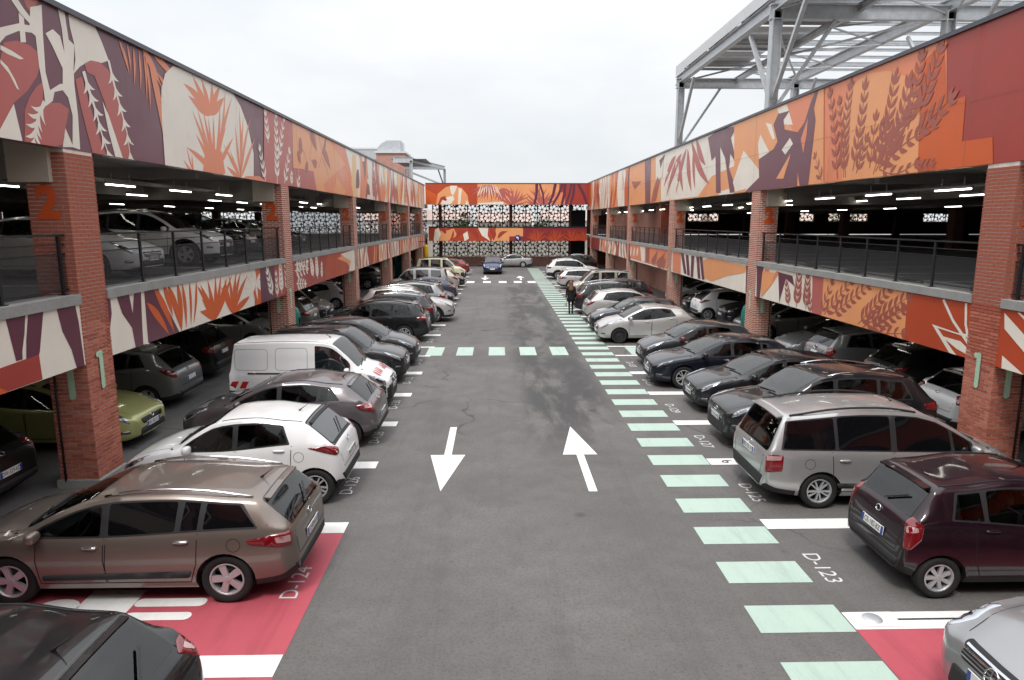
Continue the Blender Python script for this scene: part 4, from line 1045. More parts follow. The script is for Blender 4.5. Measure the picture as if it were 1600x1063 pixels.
    # --- conforming patches
    def project(s, p2, fs, view, off, mirror=False):
        out = []
        for a, b in p2:
            if view == 'side': o, d = Vector((s.L/2 - a, 3, b)), Vector((0, -1, 0))
            elif view == 'front': o, d = Vector((6, a, b)), Vector((-1, 0, 0))
            elif view == 'rear': o, d = Vector((-6, a, b)), Vector((1, 0, 0))
            elif view == 'headl': d = Vector((-.42, -.80, -.36)).normalized(); o = Vector((s.L/2 - a, s.w*.86, b)) - d*4
            elif view == 'taill': d = Vector((.45, -.80, -.12)).normalized(); o = Vector((s.L/2 - a, s.w*.86, b)) - d*4
            else: o, d = Vector((s.L/2 - a, b, 4)), Vector((0, 0, -1))
            h, n, i, _ = s.bvh.ray_cast(o, d)
            if h is None and view != 'top':
                for k in range(1, 40):
                    for sg in (-1, 1):
                        h, n, i, _ = s.bvh.ray_cast(o + Vector((0, 0, sg*k*.008)), d)
                        if h is not None: break
                    if h is not None: break
            if h is None: h, n, i, _ = s.bvh.find_nearest(o - d*0 if view != 'side' else Vector((o.x, s.w, o.z)))
            if n.dot(d) > 0: n = -n
            out.append(h + n*off)
        return out
    def patch(s, poly, view, off=.005, step=.07, rnd=0., mirror=False, skirt=.012, holes=()):
        if rnd: poly = round_poly(poly, rnd)
        p2, fs = fill2d(poly, step, holes); v = s.project(p2, fs, view, off)
        # consistent winding facing out
        d = {'headl': Vector((.42,.8,.36)), 'taill': Vector((-.45,.8,.12)), 'side': Vector((0,1,0)), 'front': Vector((1,0,0)), 'rear': Vector((-1,0,0)), 'top': Vector((0,0,1))}[view]; F2 = []
        for f in fs:
            nn = (v[f[1]]-v[f[0]]).cross(v[f[2]]-v[f[0]]); F2.append(f if nn.dot(d) >= 0 else f[::-1])
        mb = MB(); vv = [tuple(p) for p in v]
        if skirt:
            e = {}
            for f in F2:
                for i in range(len(f)): e[(f[i], f[(i+1) % len(f)])] = 1
            bd = [(a, b) for a, b in e if (b, a) not in e]; idx = {}
            for a, b in bd:
                for q in (a, b):
                    if q not in idx: idx[q] = len(vv); vv.append(tuple(v[q] - d*skirt))
            F2 = F2 + [[b, a, idx[a], idx[b]] for a, b in bd]
        if mirror: vv = [(x, -y, z) for x, y, z in vv]; F2 = [f[::-1] for f in F2]
        return mb.add(vv, F2, 0, True)
    def toppatch(s, x0, x1, k0, k1, off=.005, rnd=.08, y_lim=None):
        """windscreen / back glass between two lengthwise stations, k share of the roof edge width"""
        p2, fs = fill2d(round_poly([(0, 0), (1, 0), (1, 1), (0, 1)], rnd), .09); vs = []
        for a, b in p2:
            x = x0 + (x1-x0)*b; k = k0 + (k1-k0)*b; y = (2*a-1)*k*s.re(x); z = s.topz(x, y); e = .01
            tx = Vector((-2*e, 0, s.topz(x+e, y) - s.topz(x-e, y))); ty = Vector((0, 2*e, s.topz(x, y+e) - s.topz(x, y-e))); n = ty.cross(tx); n = n if n.z > 0 else -n
            vs.append(Vector((s.L/2 - x, y, z)) + n.normalized()*off)
        F2 = []
        for f in fs:
            nn = (vs[f[1]]-vs[f[0]]).cross(vs[f[2]]-vs[f[0]]); F2.append(f if nn.z >= 0 else f[::-1])
        return MB().add([tuple(p) for p in vs], F2, 0, True)
    def seam(s, pts, view, w=.012, off=.0022, mirror=False):
        """thin dark gap line on the body"""
        dense = []
        for a, b in zip(pts[:-1], pts[1:]):
            n = max(1, int(math.dist(a, b)/.08))
            for k in range(n): dense.append((a[0]+(b[0]-a[0])*k/n, a[1]+(b[1]-a[1])*k/n))
        dense.append(pts[-1]); Lp, Rp = [], []
        for i, p in enumerate(dense):
            a = dense[max(i-1, 0)]; b = dense[min(i+1, len(dense)-1)]; dx, dy = b[0]-a[0], b[1]-a[1]; l = math.hypot(dx, dy) or 1
            Lp.append((p[0]-dy/l*w/2, p[1]+dx/l*w/2)); Rp.append((p[0]+dy/l*w/2, p[1]-dx/l*w/2))
        n = len(dense); v = [tuple(q) for q in s.project(Lp + Rp, None, view, off)]; fs = [[i, i+1, n+i+1, n+i] for i in range(n-1)]
        if mirror: v = [(x, -y, z) for x, y, z in v]
        return MB().add(v, fs, 0, True)
    def hit(s, a, b, view, mirror=False):
        d = {'side': (Vector((s.L/2 - a, 3, b)), Vector((0,-1,0))), 'front': (Vector((6, a, b)), Vector((-1,0,0))), 'rear': (Vector((-6, a, b)), Vector((1,0,0))), 'top': (Vector((s.L/2-a, b, 4)), Vector((0,0,-1)))}[view]
        h, n, i, _ = s.bvh.ray_cast(*d)
        if h is None: h, n = Vector((0, 0, 1)), Vector((0, 0, 1))
        if n.dot(d[1]) > 0: n = -n
        if mirror: h = Vector((h.x, -h.y, h.z)); n = Vector((n.x, -n.y, n.z))
        return h, n
_wheels = {}
def wheel_meshes(r, style):
    k = (r, style)
    if k in _wheels: return _wheels[k]
    W2 = .10; rr = r*.66
    ty = MB().lathe([(rr-.005, .07), (rr+.02, .092), (r*.86, W2), (r*.955, W2*.93), (r*.99, W2*.72), (r, W2*.4), (r, -W2*.4), (r*.99, -W2*.72), (r*.955, -W2*.93), (r*.86, -W2), (rr, -.09), (rr, -.05)], 28, axis='Y').mesh('wheel'); ty.materials.append(M['tyre'])
    mb = MB().lathe([(rr+.004, .086), (rr-.012, .09), (rr-.022, .07), (rr-.03, -.02), (.0, -.02)], 28, axis='Y', mis=[0, 0, 0, 1, 1])
    if style == 'steel':
        mb.lathe([(rr-.02, .05), (rr*.8, .062), (rr*.5, .05), (rr*.25, .066), (0, .066)], 20, axis='Y')
    else:
        n = {'five': 5, 'seven': 7, 'multi': 10, 'cover': 8}[style]; sw = {'five': .36, 'seven': .24, 'multi': .13, 'cover': .30}[style]
        for q in range(n):
            a = 2*math.pi*q/n + (.0 if style != 'multi' else (.09 if q % 2 else -.09)); ca, sa = math.cos(a), math.sin(a); wi, wo = rr*sw*.45, rr*sw*(.62 if style != 'multi' else .5)
            pts = [(rr*.12, -wi), (rr*.93, -wo), (rr*.93, wo), (rr*.12, wi)]
            f = [(x*ca - y*sa, .078 - .02*(x/rr - .5)**2, x*sa + y*ca) for x, y in pts]; bk = [(x, .04, z) for x, _, z in f]
            mb.add(f + bk, [(0,1,2,3),(0,4,5,1),(1,5,6,2),(2,6,7,3),(3,7,4,0)])
        mb.lathe([(rr*.2, .06), (rr*.19, .083), (0, .088)], 14, axis='Y')
    rm = mb.mesh('rim'); rm.materials.append(M['plastic'] if style == 'steel' else M['alloy']); rm.materials.append(M['dark'])
    for p in rm.polygons: p.use_smooth = False
    _wheels[k] = (ty, rm); return _wheels[k]
def boolean_cut(sh):
    S = sh.S; me = bpy.data.meshes.new('body'); me.from_pydata(sh.vs, [], sh.fs); me.polygons.foreach_set('material_index', sh.mi); me.polygons.foreach_set('use_smooth', [True]*len(sh.fs))
    for m in (M['dark'], M['plastic'], M['dark'], M['trim_in']): me.materials.append(m)
    me.update(); cut = MB(); r = S['r']; n = 28; ra = r + S.get('gap', .045)
    for x in (S['fo'], S['fo'] + S['wb']):
        for sg in (-1, 1):
            y0, y1 = sg*(sh.w - .34), sg*(sh.w + .15); X = sh.L/2 - x; a = []; b = []
            for k in range(n):
                t = 2*math.pi*k/n; a.append((X + ra*math.cos(t), y0, r + ra*math.sin(t))); b.append((X + ra*math.cos(t), y1, r + ra*math.sin(t)))
            fs = [[k, (k+1) % n, n+(k+1) % n, n+k] for k in range(n)] + [list(range(n))[::-1], [n+k for k in range(n)]]
            if sg < 0: fs = [f[::-1] for f in fs]
            cut.add(a + b, fs, 2)
    cm = cut.mesh('cutter')
    for m in (M['dark'], M['plastic'], M['dark'], M['trim_in']): cm.materials.append(m)
    bmx = bmesh.new(); bmx.from_mesh(cm); bmesh.ops.recalc_face_normals(bmx, faces=bmx.faces); bmx.to_mesh(cm); bmx.free()
    bmx = bmesh.new(); bmx.from_mesh(me); bmesh.ops.recalc_face_normals(bmx, faces=bmx.faces); bmx.to_mesh(me); bmx.free()
    o1 = bpy.data.objects.new('b', me); o2 = bpy.data.objects.new('c', cm); col.objects.link(o1); col.objects.link(o2)
    md = o1.modifiers.new('cut', 'BOOLEAN'); md.object = o2; md.operation = 'DIFFERENCE'; md.solver = 'EXACT'
    dg = bpy.context.evaluated_depsgraph_get(); out = bpy.data.meshes.new_from_object(o1.evaluated_get(dg))
    bpy.data.objects.remove(o1); bpy.data.objects.remove(o2); bpy.data.meshes.remove(me); bpy.data.meshes.remove(cm)
    bmx = bmesh.new(); bmx.from_mesh(out); bmesh.ops.delete(bmx, geom=[f for f in bmx.faces if f.material_index == 3], context='FACES'); bmx.to_mesh(out); bmx.free()
    out.name = 'body'; out.set_sharp_from_angle(angle=R(42)); return out
def ellipsoid(cx, cy, cz, rx, ry, rz, n=12, m=8):
    vs = []; fs = []
    for i in range(m+1):
        a = math.pi*i/m
        for k in range(n):
            b = 2*math.pi*k/n; q = lambda v, e=.7: math.copysign(abs(v)**e, v)
            vs.append((cx + rx*q(math.sin(a))*q(math.cos(b)), cy + ry*q(math.sin(a))*q(math.sin(b)), cz + rz*q(math.cos(a))))
    for i in range(m):
        for k in range(n): fs.append([i*n+k, (i+1)*n+k, (i+1)*n+(k+1) % n, i*n+(k+1) % n])
    return vs, fs
def orient_box(mb, c, n, w, h, t, up=(0,0,1), mi=0):
    n = n.normalized(); u = Vector(up); sd = u.cross(n).normalized(); u = n.cross(sd); vs = []
    for k in (0, 1):
        for a, b in ((-1,-1),(1,-1),(1,1),(-1,1)): vs.append(c + sd*(a*w/2) + u*(b*h/2) + n*(t*k))
    return mb.add(vs, [(0,3,2,1),(4,5,6,7),(0,1,5,4),(1,2,6,5),(2,3,7,6),(3,0,4,7)], mi)
def car_proto(S):
    """list of (name, mesh, material or 'paint', children) in car space, front towards +x, origin on the ground under the middle"""
    sh = CarShape(S); Lc, w = sh.L, sh.w; parts = []
    def add(name, mb, m, sub=None):
        me = mb if isinstance(mb, bpy.types.Mesh) else mb.mesh(name)
        if not me.materials: me.materials.append(M['dark'] if m == 'paint' else m)
        p = [name, me, m, [], None]; (sub[3] if sub else parts).append(p); return p
    add('body', boolean_cut(sh), 'paint')
    xc, xrf, xrr, xgb = S['xc'], S['xrf'], S['xrr'], S['xgb']; zn = S['zn']
    ze = lambda x: sh.zc(x) - sh.cr(x)
    # glass
    add('windscreen', sh.toppatch(xc + .05, xrf - .03, .93, .90), M['glass_front'])
    if S.get('rearglass', True):
        add('rear_window', sh.toppatch(xrr + S.get('rg0', .03), xgb - S.get('rg1', .0), .95, .93), M['glass'] if S.get('blackgate') else M['glass_rear'])
        if S.get('blackgate'): add('tailgate_trim', sh.toppatch(xrr - .0, xgb + .05, .97, .97, .003, .05), M['plastic'])
    # side glazing: black surround, then panes
    xa = xc + S.get('adv', .22)
    def wpoly(x0, x1, s0, s1, mb_, mt):
        n = 10; bot = []; topp = []
        for k in range(n+1):
            xb = x0 + (x1-x0)*k/n; zb_ = sh.belt(xb) + mb_; bot.append((xb, zb_))
            xt = (x0+s0) + ((x1+s1)-(x0+s0))*k/n; topp.append((xt, max(ze(xt) - mt, zb_ + .004)))
        return bot + topp[::-1]
    panes = S['panes']
    def cliph(p):
        for lim, sg in ((sh.gx['side'][0] + .01, 1), (sh.gx['side'][1] - .01, -1)):
            q = []
            for i in range(len(p)):
                a, b_ = p[i-1], p[i]; da, db = (a[0]-lim)*sg, (b_[0]-lim)*sg
                if (da >= 0) != (db >= 0): k = da/(da-db); q.append((a[0]+(b_[0]-a[0])*k, a[1]+(b_[1]-a[1])*k))
                if db >= 0: q.append(b_)
            p = q
            if len(p) < 3: return []
        o_ = [p[0]]
        for z in p[1:]:
            if math.dist(z, o_[-1]) > .006: o_.append(z)
        return o_
    for mir in (False, True):
        first, last = panes[0], panes[-1]
        if S.get('surround', True): add('window_surround', sh.patch(wpoly(first[0]-.05, last[1]+.035, first[2], last[3], -.004, .040), 'side', .0035, .09, .03, mir, 0, [round_poly(hp_, S.get('wr', .035)) for hp_ in [cliph(wpoly(x0, x1, s0, s1, .026, .072)) for (x0, x1, s0, s1, kd) in panes if kd] if len(hp_) > 3]), M['plastic'])
        for (x0, x1, s0, s1, kind) in panes:
            add('side_window', sh.patch(wpoly(x0, x1, s0, s1, .018, .062), 'side', .0065, .09, S.get('wr', .035), mir, 0), M['glass_tint'] if not kind else (M['glass_side'] if S.get('surround', True) else M['glass']))
        # wheels
        # doors: gaps and handles
        zs = S.get('gc', .19) + .13
        ds = S['doors']; zb_ = lambda x: sh.belt(x)
        for (xd0, xd1) in ds:
            xm = xd1
            add('door_gap', sh.seam([(xd0, zb_(xd0)-.01), (xd0 - .02, (zs + zb_(xd0))/2), (xd0 + .02, zs), (xd1 - .08 if xd1 == ds[-1][1] else xd1, zs), (xd1, zs + .25), (xd1 + .03, zb_(xd1)-.02)], 'side', mirror=mir), M['seam'])
            h, n = sh.hit(xd1 - .18, zb_(xd1) - .10 - S.get('hz', 0), 'side', mir)
            vs, fs = ellipsoid(h.x, h.y + (.012 if h.y > 0 else -.012), h.z, .10, .022, .018); add('door_handle', MB().add(vs, fs, 0, True), M['chrome'] if S.get('chrome_handle') else 'paint')
        if S.get('fuel') and mir == S.get('fuelside', True):
            xf_, zf_ = S['fuel']; add('fuel_flap', sh.seam([(xf_ + .085*math.cos(k*math.pi/8), zf_ + .085*math.sin(k*math.pi/8)) for k in range(17)], 'side', .007, mirror=mir), M['seam'])
        if S.get('sidetrim'): add('side_trim', sh.patch([(ds[0][0]+.05, .36), (ds[-1][1]-.1, .38), (ds[-1][1]-.06, .47), (ds[0][0]+.05, .43)], 'side', .010, .12, .02, mir), M['plastic'])
        if S.get('arch'):
            for x in (S['fo'], S['fo']+S['wb']):
                ri, ro = S['r'] + .048, S['r'] + .115; pg = [(x + ro*math.cos(t), S['r'] + ro*math.sin(t)) for t in [math.pi*(-.08 + 1.16*k/16) for k in range(17)]] + [(x + ri*math.cos(t), S['r'] + ri*math.sin(t)) for t in [math.pi*(1.08 - 1.16*k/16) for k in range(17)]]
                add('arch_trim', sh.patch(pg, 'side', .008, .09, 0, mir, .02), M['plastic'])
        # mirrors
        xm_, zm_ = xa + .10, sh.belt(xa + .1) + .05; h, n = sh.hit(xm_, zm_ - .02, 'side', mir); sg = 1 if h.y > 0 else -1
        vs, fs = ellipsoid(h.x + .0, h.y + sg*.13, h.z + .035, .065, .105, .072); mp_ = add('wing_mirror', MB().add(vs, fs, 0, True), 'paint')
        add('mirror_foot', MB().bar((h.x, h.y - sg*.01, h.z), (h.x, h.y + sg*.09, h.z + .01), .06, .035), M['plastic'], mp_)
        # lamps
        dz = zn - .70
        hl = add('headlight', sh.patch([(x, z + dz) for x, z in S.get('head', [(.075, .60), (.10, .685), (.28, .80), (.62, .885), (.56, .79), (.30, .655)])], 'headl', .008, .05, .03, mir), M['lens'])
        hp = S.get('headin', [(.17, .645), (.20, .71), (.36, .77), (.42, .74), (.30, .67)])
        add('lamp_bowl', sh.patch([(x, z + dz) for x, z in hp], 'headl', .012, .05, .03, mir, 0), M['lens_in'], hl)
        tl = [(Lc - x, z) for x, z in S['taill']]; tp = add('tail_light', sh.patch(tl, 'taill', .009, .05, .03, mir), M['red_lens'])
        if S.get('tailin'): add('tail_light_lens', sh.patch([(Lc - x, z) for x, z in S['tailin']], 'taill', .013, .05, .02, mir, 0), M['clear_red'], tp)
        if S.get('rails'):
            x0, x1 = xrf + .12, xrr - .08; pts = []
            for k in range(11):
                x = x0 + (x1-x0)*k/10; y = sh.re(x)*.93; z = sh.topz(x, y); lift = .045*min(1, 4*min(k, 10-k)/10) if k not in (0, 10) else .0
                pts.append((Lc/2 - x, y*(-1 if mir else 1), z + lift + .006))
            add('roof_rail', MB().tube(pts, .019, 8), M['chrome'] if S['rails'] == 'silver' else M['plastic'])
        else:
            pts = [(Lc/2 - x, sh.re(x)*.90*(-1 if mir else 1), sh.topz(x, sh.re(x)*.90) + .002) for x in [xrf + .05 + (xrr - xrf - .1)*k/8 for k in range(9)]]
            add('roof_channel', MB().tube(pts, .008, 6), M['plastic'])
        add('fog_light', sh.patch([(.12, zn-.33), (.10, zn-.27), (.25, zn-.26), (.27, zn-.32)], 'side', .006, .05, .02, mir), M['lens_in'])
    # cabin: lining, headlining, seats, dashboard, wheel
    xs = [xc - .1 + (xgb - .04 - xc + .1)*k/9 for k in range(10)]; mb = MB(); vs = []
    for x in xs:
        wi = min(w*.90, sh.wf(x)*.90); zb_ = min(sh.belt(x), ze(x)) - .03; X = Lc/2 - x; vs += [(X, wi*.97, zb_), (X, wi, .42), (X, -wi, .42), (X, -wi*.97, zb_)]
    mb.add(vs, [[i*4+k, i*4+k+1, i*4+k+5, i*4+k+4] for i in range(9) for k in range(3)] + [[0,1,2,3], [36,37,38,39]]); add('cabin_lining', mb, M['trim_in'])
    xs = [xrf - .02 + (xrr - xrf)*k/6 for k in range(7)]; vs = []
    for x in xs:
        for q in (-.96, -.5, 0, .5, .96): vs.append((Lc/2 - x, q*sh.re(x), sh.topz(x, abs(q)*sh.re(x)*.98) - .03))
    add('headlining', MB().add(vs, [[i*5+k, i*5+k+1, i*5+k+6, i*5+k+5] for i in range(6) for k in range(4)]), M['lining'])
    zs_ = sh.belt(xrf) - .42; zh = min(S['H'] - .20, sh.belt(xrf) + .30)
    def seat(x, y, wd):
        X = Lc/2 - x; m_ = MB(); pr_ = [(.28, zs_), (.30, zs_ + .10), (-.14, zs_ + .14), (-.30, zh - .17), (-.36, zh - .16), (-.30, zs_ + .05)]
        n_ = len(pr_); m_.add([(X + a_, y + sg_*wd/2, b_) for sg_ in (-1, 1) for a_, b_ in pr_], [list(range(n_))[::-1], [n_+i for i in range(n_)]] + [[i, (i+1) % n_, n_+(i+1) % n_, n_+i] for i in range(n_)])
        for q in ([0] if wd < .8 else [-wd*.3, wd*.3]):
            vv_, ff_ = ellipsoid(X - .34, y + q, zh - .06, .05, .13, .085, 10, 6); m_.add(vv_, ff_, 0, True); m_.bar((X - .335, y + q, zh - .2), (X - .34, y + q, zh - .1), .03, .10)
        return m_
    xs_ = xrf + .22
    for sg_ in (-1, 1): add('seat', seat(xs_, sg_*w*.42, .50), M['seat'])
    add('rear_seat', seat(xs_ + .92, 0, w*1.5), M['seat'])
    zd = sh.belt(xc + .3) - .0; X = Lc/2 - xc
    add('dashboard', MB().add([(X + .05, -w*.8, zd - .3), (X + .05, w*.8, zd - .3), (X + .05, w*.8, S['zcw'] - .05), (X + .05, -w*.8, S['zcw'] - .05), (X - .48, -w*.82, zd - .3), (X - .48, w*.82, zd - .3), (X - .48, w*.82, zd - .02), (X - .48, -w*.82, zd - .02)], [(0,1,2,3),(7,6,5,4),(3,2,6,7),(0,4,5,1),(0,3,7,4),(1,5,6,2)]), M['trim_in'])
    cw_ = Vector((X - .62, w*.42, zd - .02)); add('steering_wheel', MB().tube([cw_ + Vector((-.07*math.sin(t), .18*math.cos(t), .17*math.sin(t))) for t in [k*math.pi/9 for k in range(19)]], .016, 6), M['trim_in'])
    # front: grille, intake, plate
    gw, g0, g1 = S.get('grille', (.40, -.20, -.085)); gp = add('grille', sh.patch([(-gw, zn+g0), (gw, zn+g0), (gw*1.12, zn+g1), (-gw*1.12, zn+g1)], 'front', .006, .08, .04), M['plastic'])
    for k in range(S.get('bars', 2)):
        zz = zn + g0 + (g1-g0)*(k+1)/(S.get('bars', 2)+1); add('grille_bar', sh.seam([(-gw*1.02, zz), (0, zz), (gw*1.02, zz)], 'front', .016, .010), M['chrome'], gp)
    bl = add('bumper_intake', sh.patch([(-w*.60, S.get('gc', .19)+.09), (w*.60, S.get('gc', .19)+.09), (w*.55, zn-.275), (-w*.55, zn-.275)], 'front', .006, .09, .04), M['plastic'])
    if S.get('lowbump'): 
        for mir in (False, True): add('bumper_trim', sh.patch([(.005, S.get('gc',.19)+.06), (.005, zn-.17), (.2, zn-.13), (S['fo']-S['r']-.06, zn-.18), (S['fo']-S['r']-.06, S.get('gc',.19)+.03)], 'side', .007, .09, .02, mir), M['plastic'])
        add('bumper_trim', sh.patch([(-w*.66, S.get('gc',.19)+.06), (w*.66, S.get('gc',.19)+.06), (w*.66, zn-.16), (-w*.66, zn-.16)], 'front', .007, .09, .02), M['plastic'])
    def plate(view, z, flip):
        h, n = sh.hit(0, z, view); n = Vector((n.x, 0, n.z*.4)).normalized(); c = h + n*.012; p = add('number_plate', orient_box(MB(), c, n, .52, .112, .012), M['plate'])
        sd = Vector((0,0,1)).cross(n).normalized()
        for q in (-.235, .235): add('plate_band', orient_box(MB(), c + sd*q + n*.0122, n, .05, .108, .001), M['plate_blue'], p)
        p[4] = (c + n*.0145, n); return p
    plate('front', zn - .245, False)
    plate('rear', S.get('platez', .80), True)
    # badges
    if S.get('badge', True):
        for view, z in (('front', zn - .10), ('rear', S.get('badgez', .93))):
            h, n = sh.hit(0, z, view); c = h + n*.010; mb = MB()
            if S.get('star'):
                sdv = Vector((0,1,0)); u = n.cross(sdv).normalized(); ring = [c + (sdv*math.cos(a) + u*math.sin(a))*.078 for a in [k*math.pi/12 for k in range(25)]]; mb.tube(ring, .008, 6)
                for k in range(3): a = math.pi/2 + k*2*math.pi/3; mb.bar(c, c + (sdv*math.cos(a) + u*math.sin(a))*.078, .016, .012)
            else:
                pts = [c + Vector((0, .055*math.cos(a), 0)) + Vector((0,0,1)).cross(Vector((0,1,0))).cross(Vector((0,1,0)))*0 + n.cross(Vector((0,1,0))).normalized()*.042*math.sin(a) for a in [k*math.pi/8 for k in range(17)]]; mb.tube(pts, .008, 6)
            add('badge', mb, M['chrome'])
    # rear: tailgate gap, bumper strip, wiper, spoiler, aerial
    g = S.get('gatew', .70); zbm = S.get('gatez', .62); zg = S['zgb']
    add('tailgate_gap', sh.seam([(-w*g, zg + .0), (-w*g*1.02, (zg+zbm)/2), (-w*g*.96, zbm), (0, zbm - .01), (w*g*.96, zbm), (w*g*1.02, (zg+zbm)/2), (w*g, zg)], 'rear'), M['seam'])
    add('bumper_trim', sh.patch([(-w*.70, .37), (w*.70, .37), (w*.80, S.get('rb', .47)), (-w*.80, S.get('rb', .47))], 'rear', .008, .09, .03), M['plastic'])
    if S.get('wiper', True) and S.get('rearglass', True):
        xw = xgb - .01; a = Vector((Lc/2 - xw, 0, sh.topz(xw, 0) + .012)); xt = xrr + (xgb-xrr)*.62; yv = .34; b = Vector((Lc/2 - xt, -yv, sh.topz(xt, yv) + .018)); d = Vector((-.02, 0, .012)); add('rear_wiper', MB().bar(a + d, b + d, .022, .018), M['plastic'])
    for q in ((.05, .42), (-.42, .0)):
        x0 = xc + .02; a = Vector((Lc/2 - x0, q[0], sh.topz(x0, q[0]) + .015)); x1 = xc + .10; b = Vector((Lc/2 - x1, q[1] + .2, sh.topz(x1, abs(q[1] + .2)*.9) + .016)); add('windscreen_wiper', MB().bar(a, b, .02, .014), M['plastic'])
    if S.get('spoiler'):
        x = xrr; mb = MB(); ys = [-.86, -.45, 0, .45, .86]; vs = []
        for yk in ys:
            y = yk*sh.re(x)*1.02; z = sh.topz(x, abs(y)*.95)
            vs += [(Lc/2 - x + .16, y, z + .006), (Lc/2 - x - .13, y, z - .022), (Lc/2 - x - .12, y, z - .05), (Lc/2 - x + .0, y, z - .03)]
        fs = [[i*4+k, (i+1)*4+k, (i+1)*4+(k+1) % 4, i*4+(k+1) % 4] for i in range(4) for k in range(4)] + [[3,2,1,0], [16,17,18,19]]
        add('spoiler', mb.add(vs, fs, 0, False), 'paint' if S['spoiler'] == 'paint' else M['plastic'])
    xa_ = S.get('aerial', xrr - .18); z = sh.topz(xa_, 0); add('aerial', MB().tube([(Lc/2 - xa_, 0, z), (Lc/2 - xa_ - .05, 0, z + .04), (Lc/2 - xa_ - .17, 0, z + .13)], .006, 6, rad=[.02, .009, .003]), M['plastic'])
    # bonnet gap
    add('bonnet_gap', sh.seam([(.16, -w*.60), (.45, -w*.70), (xc - .02, -w*.74)], 'top', .008), M['seam']); add('bonnet_gap', sh.seam([(.16, w*.60), (.45, w*.70), (xc - .02, w*.74)], 'top', .008), M['seam'])
    if S.get('sidepanel'):
        for mir in (False, True):
            for x0, x1 in S['sidepanel']: 
                z0_, z1_ = 1.08, ze((x0+x1)/2) - .13; loop = round_poly([(x0, z0_), (x1, z0_), (x1, z1_), (x0, z1_)], .10); add('panel_crease', sh.seam(loop + [loop[0]], 'side', .012, .002, mir), S.get('creasem') or M['concrete'])
            add('slide_rail', sh.patch([(2.55, .98), (3.55, .98), (3.55, 1.015), (2.55, 1.015)], 'side', .01, .2, 0, mir), M['plastic'])
    return dict(parts=parts, S=S, sh=sh)
TL_STD = [(.035, .80), (.05, .98), (.22, 1.0), (.50, .93), (.40, .84), (.12, .79)]
